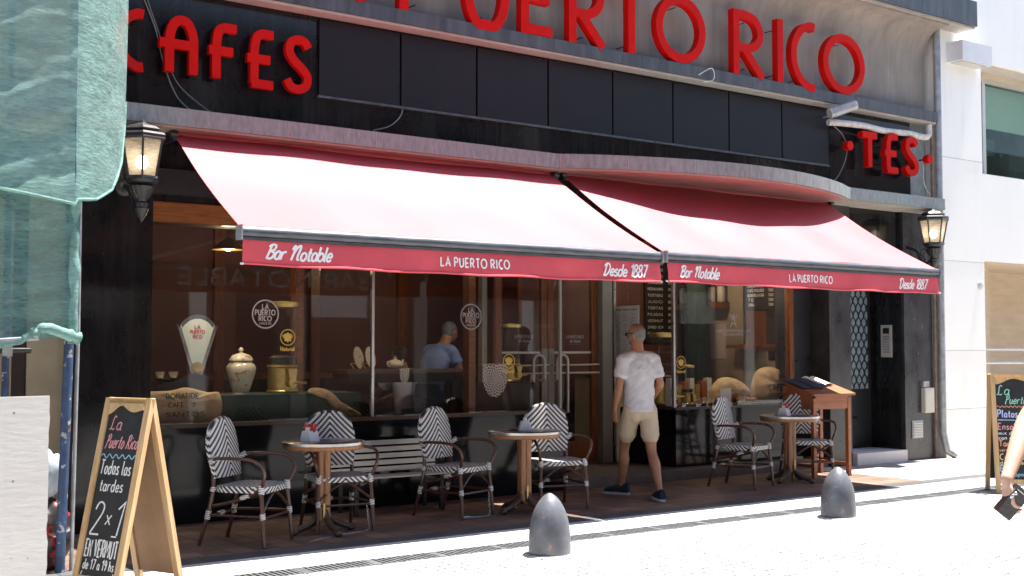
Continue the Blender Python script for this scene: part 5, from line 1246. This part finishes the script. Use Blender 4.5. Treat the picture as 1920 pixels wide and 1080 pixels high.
wl = empty('wall_light_box', (15.52, -.10, 5.62), label='white boxy floodlight high on the white wall', cat='light fixture')
b = nb(); box(b, -.36, .36, -.26, 0, -.12, .16); build('housing', b, 'white_paint', wl, bevel=.05, seg=3); bx('base_plate', -.30, .30, -.22, -.03, -.132, -.1205, 'alu', wl)
hr = empty('handrail', (16.05, .12, GZ), label='two slim metal handrails across the sandy entrance recess', cat='handrail')
for z in (1.30, 1.50): build('rail', tube(nb(), [(-.05, -.0, z), (4.4, -.0, z - .02)], .022, 10), 'alu', hr, smooth=True)
for x in (1.6, 3.6): build('post', tube(nb(), [(x, 0, .55), (x, 0, 1.49)], .018, 8), 'alu', hr, smooth=True)
sn = tag(build('alarm_disc', lathe(nb(), [(.06, 0), (.06, .02), (.03, .03)], 20, mtx=Matrix.Translation((15.88, -.10, 2.37)) @ Matrix.Rotation(R(90), 4, 'X')), 'alu', None, smooth=40), 'small round grey disc on the white wall by the recess', 'wall disc')
# ================================================================== ACROSS THE STREET (mirrored in the glass)
ob = empty('facing_building', (8, -14, GZ), label='pale stone building across the street, mirrored in the cafe windows', cat='building')
bx('wall', -30, 45, -3, 0, 0, 8.5, 'opposite', ob)
for i in range(16): bx('door', -28 + i * 4.4, -26.2 + i * 4.4, .001, .03, 0, 2.9, 'opp_dark', ob); bx('window', -28 + i * 4.4, -26.4 + i * 4.4, .001, .03, 4.2, 6.8, 'opp_dark', ob)
for i in range(24):
    x = -28 + i * 2.9 + (i * 37 % 7) * .12; bx('pilaster', x, x + .35, .002, .10, 0, 7.6, ('soffit', 'white_wall', 'letterwall')[i % 3], ob)
    if i % 2: bx('shop_panel', x + .5, x + 1.9, .002, .06, 2.2, 3.1, ('cream_plastic', 'int_wall', 'white_paint')[i % 3], ob)
bx('cornice', -30, 45, .001, .35, 7.9, 8.3, 'opposite', ob)

# ================================================================== INSIDE THE CAFE
X0 = -8.5
cbx('interior_floor', 3.0, 8.27, .33, 5.2, GZ, .10, 'int_floor')
cbx('interior_wall', 3.0, 13.0, 5.0, 5.2, .0, 3.3, 'int_wall'); cbx('interior_wall', 3.0, 3.1, .51, 5.0, .0, 3.3, 'int_wall'); cbx('interior_wall', 12.90, 13.0, .63, 5.0, .0, 3.3, 'int_dark')
cbx('interior_ceiling', 3.0, 13.0, .33, 5.2, 3.15, 3.3, 'int_dark')
b = nb()
for x in (5.0, 6.4, 7.8, 9.2, 10.6, 12.0): box(b, x, x + .14, 4.93, 4.999, .07, 3.15)
box(b, 3.1, 12.9, 4.94, 4.9995, 1.05, 1.13); cb('wall_panelling', b, 'wood_door')
b = nb(); box(b, 3.1, 12.9, 4.95, 4.998, .07, 1.05); cb('dado', b, 'int_dark')
for x in (5.86, 8.06): cbx('timber_post', x - .045, x + .045, 1.42, 1.55, .07, 3.15, 'wood_beam')
cbx('steel_post', 8.20, 8.27, 1.42, 1.5, .07, 3.15, 'palesteel')
cbx('column', 12.28, 12.46, 2.0, 2.2, .065, 3.15, 'marble_green')
cbx('partition', 11.2, 12.86, 2.9, 3.0, .065, 3.15, 'int_wall'); cbx('partition', 9.9, 11.2, 2.9, 3.0, .065, 3.15, 'int_wall')
# window plinths
cbx('display_plinth', 3.76, 5.98, .34, .95, GZ, 1.035, 'marble_green'); cbx('display_plinth', 10.27, 12.6, .501, 1.05, GZ, .775, 'wood_foot')
def lab(o, l, c, g=None): return tag(o, l, c, g)
# shop scale
s = empty('shop_scale', (4.40, .58, 1.036), R(-22), label='vintage chrome fan-dial shop scale in the left window', cat='scale')
b = nb(); prism(b, [(-.05, .20), (-.035, .05), (.035, .05), (.05, .20), (.185, .66)] + [(.20 * math.sin(a) * .95, .50 + .24 * math.cos(a)) for a in [R(60 - 12 * i) for i in range(11)]] + [(-.185, .66)], lambda u, v, d: Vector((u, d, v)), -.045, .045)
build('housing', b, 'chrome', s, bevel=.012)
b = nb(); prism(b, [(-.03, .24), (.03, .24), (.155, .655)] + [(.165 * math.sin(a), .50 + .20 * math.cos(a)) for a in [R(55 - 11 * i) for i in range(11)]] + [(-.155, .655)], lambda u, v, d: Vector((u, d, v)), -.049, -.0455)
dl = build('dial', b, 'dialface', s)
b = nb(); T = lambda u, v, d: Vector((u, -.0495 - d, v))
for t_, z, w_ in (('LA', .61, .05), ('PUERTO', .565, .13), ('RICO', .52, .08)): write(b, t_, T, 0, z, .03, .007, CAPS, width=w_, align='c')
build('lettering', b, 'red_ink', dl)
b = nb(); lathe(b, [(.055, -.05), (.055, .05), (.035, .056)], 20, mtx=Matrix.Translation((0, -.0, .25)) @ Matrix.Rotation(R(90), 4, 'X')); build('weight_drum', b, 'brass', s, smooth=40)
b = nb(); prism(b, [(-.36, 0), (.10, 0), (.10, .17), (-.02, .20), (-.20, .13), (-.36, .09)], lambda u, v, d: Vector((u, d, v)), -.13, .13); build('base', b, 'leather', s, bevel=.03, seg=3)
b = nb(); lathe(b, [(.02, .09), (.16, .115), (.17, .125), (.02, .12)], 24, c=(-.27, 0, .03)); build('pan', b, 'chrome', s, smooth=40)
for i, x in enumerate((-.33, -.21)):
    c = empty('coffee_cup', (4.40 + x * .927, .58 - x * .375, 1.19), label=('left' if i == 0 else 'right') + ' one of two dark cups standing on the scale pan', cat='cup', group='cups on the scale pan')
    b = nb(); lathe(b, [(.02, 0), (.035, .02), (.045, .06), (.04, .06), (.03, .02)], 18); build('bowl', b, 'ceramic', c, smooth=True); build('saucer', lathe(nb(), [(.02, -.002), (.06, .006), (.02, .004)], 18), 'ceramic', c, smooth=True)
j = empty('ginger_jar', (4.84, .60, 1.036), label='cream ginger jar with painted flowers and a domed lid in the left window', cat='jar')
b = nb(); P = catmull([(.085, 0), (.08, .02), (.115, .13), (.138, .21), (.135, .26), (.10, .30), (.085, .31)], 5); lathe(b, P, 32); build('body', b, 'ceramic_leaf', j, smooth=True)
b = nb(); lathe(b, catmull([(.112, .311), (.11, .325), (.085, .36), (.04, .38), (.02, .385), (.016, .40), (.026, .41), (.016, .43), (.004, .435)], 4), 28); build('lid', b, 'ceramic_leaf', j, smooth=True)
def dispenser(x, y, z, k, label, group='coffee bean dispensers in the windows'):
    d = empty('coffee_dispenser', (x, y, z), label=label, cat='coffee dispenser', group=group); d.scale = (k, k, k)
    b = nb(); lathe(b, [(.15, 0), (.155, .02), (.145, .03), (.145, .24), (.155, .25), (.15, .27)], 32); build('drum', b, 'brass', d, smooth=35)
    b = nb(); lathe(b, [(.14, .271), (.14, .82)], 32); build('glass_cylinder', b, 'clear', d, smooth=True)
    b = nb(); lathe(b, [(.10, .275), (.134, .275), (.134, .34), (.08, .36), (.02, .355)], 24); build('coffee_beans', b, 'int_dark', d, smooth=True)
    b = nb(); lathe(b, [(.15, .82), (.155, .83), (.155, .87), (.02, .885)], 32); build('top_ring', b, 'brass', d, smooth=35)
    b = nb(); prism(b, [(-.05, .23), (.05, .23), (.03, .13), (-.03, .13)], lambda u, v, e: Vector((u, e, v)), -.22, -.15); build('chute', b, 'brass', d, bevel=.006)
    b = nb(); tube(b, [(.0, -.23, .10), (.0, -.16, .10)], .045, 18); tube(b, [(.0, -.225, .10), (.14, -.225, .10)], .012, 8); build('crank', b, 'brass', d, smooth=35)
dispenser(5.27, .60, 1.036, 1.0, 'tall glass coffee dispenser with a gold drum beside the ginger jar')
dispenser(8.02, .62, 1.10, .72, 'glass coffee dispenser behind the lace cloth in the left window')
dispenser(10.42, .75, .776, 1.0, 'glass coffee dispenser behind the walking man at the right window corner')
dispenser(10.72, .62, .776, .55, 'small gold coffee dispenser at the left of the right window')
cbx('display_plinth', 7.75, 8.24, .40, .9, GZ, 1.09, 'int_dark')
# burlap sacks
def sack(pts, thick, y, label, text=(), ink='green_ink', tilt=.06):
    c = Vector((sum(p[0] for p in pts) / len(pts), y, min(p[1] for p in pts)))
    s = empty('burlap_sack', c, label=label, cat='sack', group='burlap coffee sacks in the windows')
    P = catmull(pts, 6, True); us = [p[0] for p in P]; vs = [p[1] for p in P]; cu, cv = sum(us) / len(us), sum(vs) / len(vs)
    b = nb(); rings = []
    for k, (q, e) in enumerate(((1, 0), (.97, .35), (.85, .75), (.55, 1), (.2, 1.08))):
        rings.append([b.verts.new(Vector((cu + (u - cu) * q - c.x, -thick * e * (1 + .3 * nz(u * 6, v * 6, k)) + .012 * nz(u * 14, v * 14, 4), cv + (v - cv) * q - c.z))) for u, v in P])
    n = len(P)
    for a, d in zip(rings, rings[1:]):
        for i in range(n): b.faces.new((a[i], a[(i + 1) % n], d[(i + 1) % n], d[i]))
    b.faces.new(rings[-1]); b.faces.new(rings[0][::-1])
    bd = build('bag', b, 'burlap', s, smooth=70)
    if text:
        b = nb()
        for t_, x, z, h, wd, sh in text: write(b, t_, lambda u, v, d: Vector((u - c.x, -thick * 1.22 - d, v - c.z)), x, z, h, h * .16, CAPS, width=wd, shear=sh, d=.002)
        build('lettering', b, ink, bd)
sack([(3.72, .84), (3.72, 1.06), (4.05, 1.09), (4.20, 1.115), (4.40, 1.07), (4.52, 1.05), (4.50, .82), (4.1, .79)], .045, .335, 'burlap sack printed BONAFIDE hanging over the ledge in the left window', [('BONAFIDE', 4.00, 1.02, .045, .30, -.1), ('CAFE', 4.02, .945, .04, .14, 0), ('8', 4.24, .945, .04, .03, 0), ('SANTOS', 4.0, .86, .04, .36, -.15)])
sack([(5.40, 1.04), (5.45, 1.09), (5.62, 1.06), (5.75, .95), (5.86, .89), (5.97, .82), (5.90, .79), (5.76, .82), (5.66, .90), (5.56, 1.0)], .05, .325, 'folded burlap sack slipping over the ledge right of the coffee dispenser', [('CAFE', 5.78, .845, .03, .1, -.3)])
sack([(11.95, .775), (11.88, .92), (11.95, 1.10), (12.05, 1.19), (12.25, 1.22), (12.42, 1.15), (12.50, .98), (12.52, .775)], .16, .66, 'full burlap sack printed CAFE in the right window', [('CAFE', 12.02, .92, .075, .28, 0), ('ARABICA', 12.02, .84, .045, .28, 0)], 'dark_ink')
sack([(11.35, .775), (11.28, .90), (11.42, 1.06), (11.65, 1.09), (11.88, 1.0), (11.98, .86), (11.9, .775)], .14, .80, 'slumped open burlap sack left of the printed one in the right window')
# plates, pot and doilies on the table behind the glass
tb = empty('side_table', (7.0, 1.22, .10), label='dark narrow table behind the left window carrying plates and a teapot', cat='table')
bx('top', -.80, .62, -.22, .22, 1.10, 1.14, 'wood_foot', tb, bevel=.004); bx('apron', -.76, .58, -.18, .18, 1.0, 1.099, 'int_dark', tb)
for x in (-.74, .54):
    for y in (-.17, .15): bx('leg', x, x + .05, y, y + .05, 0, .999, 'int_dark', tb)
for i, (x, y, l_) in enumerate(((6.40, 1.16, 'ornate oval plate standing upright, left of the pair'), (6.52, 1.12, 'ornate oval plate standing upright, right of the pair'))):
    p = empty('display_plate', (x, y, 1.242), R(28), label=l_, cat='plate', group='plates on the side table')
    mt = Matrix.Translation((0, 0, .12)) @ Matrix.Rotation(R(78), 4, 'X') @ Matrix.Diagonal((.8, 1, 1, 1))
    b = nb(); lathe(b, [(.02, 0), (.08, .004), (.115, .018), (.118, .022), (.08, .012), (.02, .008)], 28, mtx=mt); build('dish', b, 'ceramic_leaf', p, smooth=True)
    build('stand', tube(nb(), [(-.05, .0, .004), (-.05, .05, .06), (.05, .05, .06), (.05, 0, .004)], .006, 6), 'brass', p)
tea = empty('teapot', (6.86, 1.15, 1.242), R(20), label='gilded teapot on a lace cloth on the side table', cat='teapot')
b = nb(); lathe(b, catmull([(.04, 0), (.075, .02), (.09, .055), (.06, .09), (.03, .10), (.012, .11), (.016, .12), (.004, .13)], 4), 24); tube(b, [(.08, 0, .05), (.125, 0, .07), (.14, 0, .10)], [.018, .012, .009], 8); tube(b, catmull([(-.08, 0, .07), (-.13, 0, .08), (-.12, 0, .03), (-.085, 0, .03)], 4), .007, 6)
build('pot', b, 'ceramic_leaf', tea, smooth=True)
def lacecloth(name, x, y, z, w, h, label, ry=0):
    o = build(name, grid(nb(), 20, 20, lambda u, v: Vector(((u - .5) * w * math.sqrt(max(0.02, 1 - max(0, (1 - v) * 1.0 - .35) ** 2 * 2.3)), .012 * math.sin(u * 9) * (1 - v), (v - .5) * h)), .0015), 'doily', None, loc=(x, y, z), rot=(0, 0, ry))
    return tag(o, label, 'lace cloth', 'lace cloths in the left window')
lacecloth('lace_cloth', 6.88, .985, 1.17, .12, .16, 'small lace corner hanging from the side table')
lacecloth('lace_cloth', 7.62, .36, 1.12, .32, .35, 'round-ended white crochet cloth hanging in the left window')
rack = tag(build('display_rail', tube(nb(), [(7.42, .375, 1.298), (7.84, .375, 1.298)], .008, 6), 'brass', None), 'thin brass rail holding the crochet cloth', 'rail')
# people reflected in the glass, built as solid bodies at the inside table
def figure(x, y, rz, mat, hair_, label, lean, grey):
    o = empty('person', (x, y, .10), R(rz), label=label, cat='person')
    f = lean
    Jc = dict(pelvis=V3(0, 0, .62), chest=V3(0, .10 * f, .95), neck=V3(0, .20 * f, 1.13), head=V3(0, .28 * f + .03, 1.27), yaw=0, pitch=R(-12 * f), shL=V3(-.17, .16 * f, 1.07), elL=V3(-.24, .26, .86), wrL=V3(-.12, .42, .80), shR=V3(.17, .16 * f, 1.07), elR=V3(.24, .26, .86), wrR=V3(.12, .42, .80),
     hnL=V3(0, 0, -1), hnR=V3(0, 0, -1), hpL=V3(-.09, 0, .56), knL=V3(-.11, .40, .52), anL=V3(-.11, .42, .085), ftL=V3(0, 1, 0), hpR=V3(.09, 0, .56), knR=V3(.11, .40, .52), anR=V3(.11, .42, .085), ftR=V3(0, 1, 0))
    if lean > 1:                                   # standing at the table end
        for k_ in ('pelvis', 'chest', 'neck', 'head', 'shL', 'shR', 'elL', 'elR', 'wrL', 'wrR', 'hpL', 'hpR'): Jc[k_] = Jc[k_] + V3(0, 0, .28)
        Jc.update(knL=V3(-.10, .04, .46), knR=V3(.10, .04, .46), anL=V3(-.10, 0, .085), anR=V3(.10, 0, .085))
    remesh('body', person_body(Jc), .009, 'skin', o, 4); shirt(Jc, 'shirt', mat, o, -.08, .6)
    b = nb(); pz = Jc['pelvis'].z; tube(b, [(0, -.02, pz - .12), (0, 0, pz + .06)], [(.17, .14), (.16, .12)], 18)
    for s in 'LR': limb(b, [Jc['hp' + s], Jc['kn' + s]], [.10, .075]); limb(b, [Jc['kn' + s], Jc['an' + s]], [.075, .055])
    remesh('trousers', b, .012, 'jeans', o, 3)
    b = nb(); h = Jc['head']; ball(b, h + V3(0, -.02, .035), (.083, .098, .088)); ball(b, h + V3(0, -.055, -.01), (.07, .055, .07)); build('hair', b, hair_, o, smooth=True)
    for s in 'LR': shoe(o, Jc['an' + s], Jc['ft' + s], 'leather')
    if lean > 1: return
    st = empty('stool', (x, y, .07), label='dark stool under ' + grey, cat='stool', group='dark stools inside the cafe')
    bx('seat', -.18, .18, -.18, .18, .46, .52, 'wood_foot', st, bevel=.02)
    for sx in (-1, 1):
        for sy in (-1, 1): build('leg', tube(nb(), [(sx * .13, sy * .13, .46), (sx * .17, sy * .17, -.005)], .016, 8), 'black_metal', st)
figure(7.46, 1.42, -72, 'blueshirt', 'hair', 'grey-haired customer in a blue shirt leaning over the table, a reflection built solid inside the left window', 1.3, 'the customer in the blue shirt')
figure(7.40, 1.75, 15, 'paleshirt', 'darkhair', 'dark-haired customer in a pale shirt sitting, a reflection built solid inside the left window', .4, 'the customer in the pale shirt')
# menu boards, shelves and jars behind the right window
for (x0, x1, z0, z1, y, l_) in ((12.10, 12.70, 1.55, 2.82, 2.86, 'tall black menu board with white lettering near the door'), (12.95, 13.0, 0, 0, 0, '')):
    if not z1: continue
    m = empty('menu_board', (x0, y, z0), label=l_, cat='menu board', group='black menu boards inside the cafe')
    bx('board', 0, x1 - x0, 0, .03, 0, z1 - z0, 'board', m)
    b = nb(); T = lambda u, v, d: Vector((u, -.001 - d, v))
    rows = ['CAFE CORTADO', 'CAPPUCCINO', 'SUBMARINO', 'TE EN HEBRAS', 'MEDIALUNAS', 'TOSTADO', 'JUGO', 'TORTAS', 'PICADAS', 'VERMUT', 'SANDWICH', 'FLAN']
    for i, r in enumerate(rows):
        write(b, r, T, .05, z1 - z0 - .14 - i * .093, .036, .006, CAPS, width=.30); write(b, '880', T, .46, z1 - z0 - .14 - i * .093, .036, .006, CAPS, width=.08)
    build('lettering', b, 'chalk_white', m)
m = empty('menu_board', (12.84, 1.60, 2.05), label='black menu board hanging high in the right window', cat='menu board', group='black menu boards inside the cafe')
m.rotation_euler = (0, 0, R(-90)); bx('board', 0, .56, 0, .02, -.06, .72, 'board', m); b = nb()
for i, r in enumerate(['CAFE EN GRANOS', 'CAFE MOLIDO', 'BLEND DE LA CASA', 'TE', 'YERBA']):
    write(b, r, lambda u, v, d: Vector((u, -.001 - d, v)), .04, .26 - i * .066, .036, .008, CAPS, width=.30 if i < 3 else .12); write(b, '1300', lambda u, v, d: Vector((u, -.001 - d, v)), .42, .26 - i * .066, .036, .008, CAPS, width=.09)
build('lettering', b, 'chalk_white', m)
build('frame', box(nb(), -.01, .57, -.004, .02, .72, .74), 'wood_foot', m)
sh = empty('wall_shelf', (12.87, 2.4, 2.12), label='dark wooden shelf with jars inside the right window', cat='shelf')
bx('board', -.20, -.002, -.48, .52, -.09, 0, 'wood_door', sh); bx('lower_board', -.20, -.062, -1.08, -.58, -.66, -.61, 'wood_door', sh)
for i in range(5):
    c = empty('storage_jar', (12.77, 2.0 + i * .19, 2.12), label='%s pale jar from the green column on the dark shelf' % ('first', 'second', 'third', 'fourth', 'fifth')[i], cat='jar', group='jars on the dark shelf')
    b = nb(); lathe(b, [(.05, 0), (.06, .02), (.06, .2), (.045, .225)], 18); build('body', b, 'ceramic' if i % 2 else 'cream_plastic', c, smooth=40); build('lid', lathe(nb(), [(.05, .226), (.05, .26), (.02, .27)], 18), 'int_wall', c, smooth=40)
cn = empty('counter', (11.5, 2.45, .065), label='cream-fronted counter inside the right window', cat='counter')
bx('front', -.9, .66, -.2, .2, 0, 1.02, 'int_cream', cn); bx('top', -.95, .66, -.25, .25, 1.021, 1.06, 'wood_foot', cn, bevel=.004)
sw_ = tag(bx('switch_box', 12.855, 12.869, 1.08, 1.21, 1.30, 1.43, 'black_plastic'), 'small black switch box on the wall inside the right window', 'switch box'); 
for k in range(9):
    c = k % 3; g = tag(bx('coffee_packet', 10.95 + k * .105, 11.03 + k * .105, 1.02, 1.10, .776, 1.00 + .04 * (k * 7 % 3), ('packet_ochre', 'packet_rust', 'cream_plastic')[c]), '%s slim %s coffee packet in the row behind the sacks' % (('first', 'second', 'third')[k // 3], ('ochre', 'rust-red', 'cream')[c]), 'packet', 'coffee packets in the right window')
crd = tag(bx('price_card', 11.28, 11.47, .60, .604, .776, .96, 'paper'), 'blank white card standing in front of the slumped sack', 'card')
bxx = empty('tea_carton', (10.245, .42, .776), label='white carton at the left corner of the right window', cat='carton'); bx('box', -.035, .06, -.03, .05, 0, .33, 'paper', bxx, bevel=.003); bx('label', -.030, .055, -.032, -.0305, .10, .20, 'signgrey', bxx)
for i, (x, y) in enumerate(((10.92, .58), (11.04, .60), (11.14, .62), (11.62, .56))):
    c = empty('coffee_cup', (x, y, .776), label=('small white cup in the right window, %s' % ('nearest the gold dispenser', 'second from the gold dispenser', 'just left of the white card', 'right of the white card')[i]), cat='cup', group='white cups in the right window')
    b = nb(); lathe(b, [(.025, 0), (.04, .02), (.05, .075), (.046, .075), (.035, .02)], 18); build('bowl', b, 'ceramic', c, smooth=True); build('saucer', lathe(nb(), [(.03, -.0005), (.075, .010), (.03, .005)], 18), 'ceramic', c, smooth=True)
# what shows along the side wall behind the right window
rm = empty('wall_panel', (12.89, 1.3, .06), label='dark red-brown panelling with a cream dado on the side wall inside the right window', cat='panelling')
bx('cream_dado', -.02, 0, -.46, .36, 0, 1.40, 'int_cream', rm); bx('wood_panel', -.025, 0, -.46, .32, 1.401, 3.05, 'wood_door', rm); bx('black_panel', -.035, -.026, -.36, -.06, 1.46, 2.9, 'board', rm)
bx('pale_post', -.03, 0, .37, .66, 0, 3.05, 'int_cream', rm); bx('grey_wall', -.01, 0, .661, 1.55, 0, 3.05, 'soffit', rm); bx('dado_rail', -.06, 0, -.46, .42, 1.40, 1.46, 'wood_door', rm)
bx('pinboard', -.016, -.0105, .72, 1.02, 1.25, 1.75, 'signwhite', rm); bx('timber_edge', -.05, 0, -.56, -.461, 0, 3.05, 'wood_door', rm)
for i, (x, y, z, r) in enumerate(((11.75, .62, .81, .07), (11.86, .58, .80, .06), (11.68, .68, .82, .07))):
    b = nb(); ball(b, (0, 0, 0), (r * 1.3, r * .8, r * .5), 20, 12); tag(build('bread_roll', b, 'bread', None, smooth=True, loc=(x, y, .776 + r * .5), rot=(0, 0, R(30 * i))), 'crusty brown roll lying before the sacks in the right window', 'bread', 'rolls in the right window')
# wall menu behind the side glass at the door
pm_ = empty('menu_poster', (10.178, 1.13, 1.56), label='tall white printed menu stuck on the side glass by the door', cat='poster'); bx('sheet', -.004, 0, -.235, .235, -.42, .43, 'paper', pm_)
b = nb(); T = lambda u, v, d: Vector((-.0045 - d, -u, v))
for c in range(3):
    ribbon(b, [(-.20 + c * .14, .38), (-.20 + c * .14 + .12, .38)], .02, T, 0, .0006)
    for r in range(26): 
        if (r * 5 + c) % 7: ribbon(b, [(-.20 + c * .14, .33 - r * .027), (-.20 + c * .14 + .05 + .06 * ((r * 37 + c * 11) % 10) / 10, .33 - r * .027)], .007, T, 0, .0006)
build('print', b, 'signgrey', pm_)
# transfers on the glass
def roundel(x, z, y, col, label):
    r = empty('window_mark', (x, y, z), label=label, cat='window sticker', group='round cafe logos on the glass')
    T = lambda u, v, d: Vector((u, -d, v)); b = nb(); ribbon(b, circ(0, 0, .125, .125, 44), .007, T, 0, .001, True)
    for k in range(44):
        a = k * 2 * math.pi / 44; ribbon(b, [(.129 * math.cos(a), .129 * math.sin(a)), (.134 * math.cos(a), .134 * math.sin(a))], .008, T, 0, .001)
    build('ring', b, col, r); b = nb()
    for t_, zz, h, wd, w_ in (('LA', .048, .044, .062, .0075), ('PUERTO', -.008, .046, .20, .0078), ('RICO', -.062, .044, .125, .0075), ('CAFES & TES', -.094, .018, .12, .0028)): write(b, t_, T, 0, zz, h, w_, CAPS, width=wd, align='c', d=.001)
    build('lettering', b, col, r)
roundel(4.83, 1.775, .060, 'signwhite', 'round pale logo sticker nearer the scale on the left window')
roundel(7.10, 1.785, .060, 'signgrey', 'round grey logo sticker on the second pane of the left window')
def gold(x, z, y, label):
    r = empty('window_mark', (x, y, z), label=label, cat='window sticker', group='gold round stickers on the glass')
    T = lambda u, v, d: Vector((u, -d, v)); b = nb(); ribbon(b, circ(0, 0, .072, .072, 32), .008, T, 0, .001, True)
    for rr, w_ in ((.016, .032), (.036, .005)): ribbon(b, circ(0, .0, rr, rr, 20), w_, T, 0, .0006, True)
    for k in range(8): a = k * math.pi / 4; ribbon(b, [(.03 * math.cos(a), .03 * math.sin(a)), (.046 * math.cos(a), .046 * math.sin(a))], .012, T, 0, .0008)
    build('emblem', b, 'signgold', r); b = nb(); write(b, 'PUERTO', T, 0, .002, .02, .005, CAPS, width=.10, align='c', d=.002); write(b, 'Natural', T, 0, -.122, .036, .009, LOW, width=.14, align='c', d=.001)
    build('lettering', b, 'signgold', r)
gold(5.055, 1.565, .060, 'gold round sticker with Natural under it beside the pale logo'); gold(7.58, 1.33, .060, 'gold round sticker beside the crochet cloth'); gold(10.30, 1.295, .300, 'gold round sticker near the left corner of the right window')
r = empty('window_mark', (11.20, .300, 1.80), label='pale line emblem with small lettering on the right window', cat='window sticker')
T = lambda u, v, d: Vector((u, -d, v)); b = nb(); ribbon(b, [(-.05, -.08), (0, .06), (.05, -.08)], .009, T, 0, .001); ribbon(b, [(-.03, -.03), (.03, -.03)], .007, T, 0, .0015); ribbon(b, circ(0, .045, .03, .03, 16), .006, T, 0, .001, True); ribbon(b, [(-.07, .08), (-.02, .03), (0, .08), (.02, .03), (.07, .08)], .006, T, 0, .0012)
build('emblem', b, 'signgrey', r); b = nb(); write(b, 'CAFE TOSTADO DESDE 1887', T, 0, -.135, .026, .0045, CAPS, width=.62, align='c', d=.001); write(b, 'BUENOS AIRES', T, 0, -.178, .022, .004, CAPS, width=.36, align='c', d=.001); build('lettering', b, 'signgrey', r)
M['dimink'] = pm('dim_lettering', (.055, .032, .026), .6)  # dim colour stands in for lettering reflected in the glass
r = empty('window_mark', (4.95, .075, 2.03), label='dim mirror-written BAR NOTABLE as a reflection drawn across the top of the left window', cat='window sticker'); b = nb()
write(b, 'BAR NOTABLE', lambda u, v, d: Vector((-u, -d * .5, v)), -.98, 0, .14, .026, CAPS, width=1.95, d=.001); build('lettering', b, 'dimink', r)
# first two downlights are visible; the others are added to brighten the displays
cbx('window_soffit', 3.76, 8.25, .161, .75, 2.60, 2.70, 'int_dark'); cbx('window_soffit', 10.2, 12.3, .37, .95, 2.60, 2.70, 'int_dark')
for i, (x, y, e) in enumerate(((4.12, .30, 9), (4.42, .30, 8), (5.15, .30, 8), (6.5, .55, 5), (7.6, .5, 7), (10.6, .50, 6), (11.4, .44, 8), (12.0, .44, 8))):
    l = empty('downlight', (x, y, 2.599), label=('first small lit downlight from the left pillar in the window head', 'second small lit downlight from the left pillar', 'added downlight over the coffee dispenser', 'added downlight over the side table', 'added downlight over the crochet cloth', 'added downlight over the right window corner', 'added downlight over the slumped sack', 'added downlight over the printed sack')[i], cat='lamp', group='recessed downlights in the window heads')
    b = nb(); lathe(b, [(.045, 0), (.055, -.004), (.055, -.012), (.04, -.012)], 20); build('rim', b, 'alu', l, smooth=35)
    b = nb(); lathe(b, [(.03, -.0125), (.03, -.016)], 16); build('bulb', b, 'bulb', l)
    p = bpy.data.lights.new('downlight_beam', 'SPOT'); p.energy = e; p.color = (1, .84, .62); p.spot_size = R(100); p.spot_blend = .8; p.shadow_soft_size = .04
    o = bpy.data.objects.new('downlight_beam', p); COL.objects.link(o); o.parent = l; o.location = (0, 0, -.03); o.rotation_euler = (R(12), 0, 0)
# first pendant is visible; the other ceiling lamps are added to brighten the interior
for i, (x, y, z, e) in enumerate(((4.96, 1.2, 2.44, 2.5), (8.9, 3.2, 2.75, 3.5), (11.9, 1.7, 2.7, 5), (6.4, 3.6, 2.75, 1.5))):
    l = empty('pendant_lamp', (x, y, z), label=('lit brass pendant lamp over the plates', 'added pendant lamp beyond the doors', 'added pendant lamp above the right counter', 'added pendant lamp deep in the room on the left')[i], cat='lamp', group='pendant lamps inside the cafe')
    b = nb(); lathe(b, [(.16, 0), (.15, .02), (.07, .08), (.03, .12), (.02, .12), (.06, .075), (.14, .01)], 24); build('shade', b, 'brass', l, smooth=True)
    build('cord', tube(nb(), [(0, 0, .12), (0, 0, 3.149 - z)], .006, 6), 'black_metal', l); b = nb(); ball(b, (0, 0, .02), .035); build('bulb', b, 'lampglow', l, smooth=True)
    p = bpy.data.lights.new('pendant_light', 'POINT'); p.energy = e; p.color = (1, .72, .45); p.shadow_soft_size = .06; o = bpy.data.objects.new('pendant_light', p); COL.objects.link(o); o.parent = l; o.location = (0, 0, -.06)
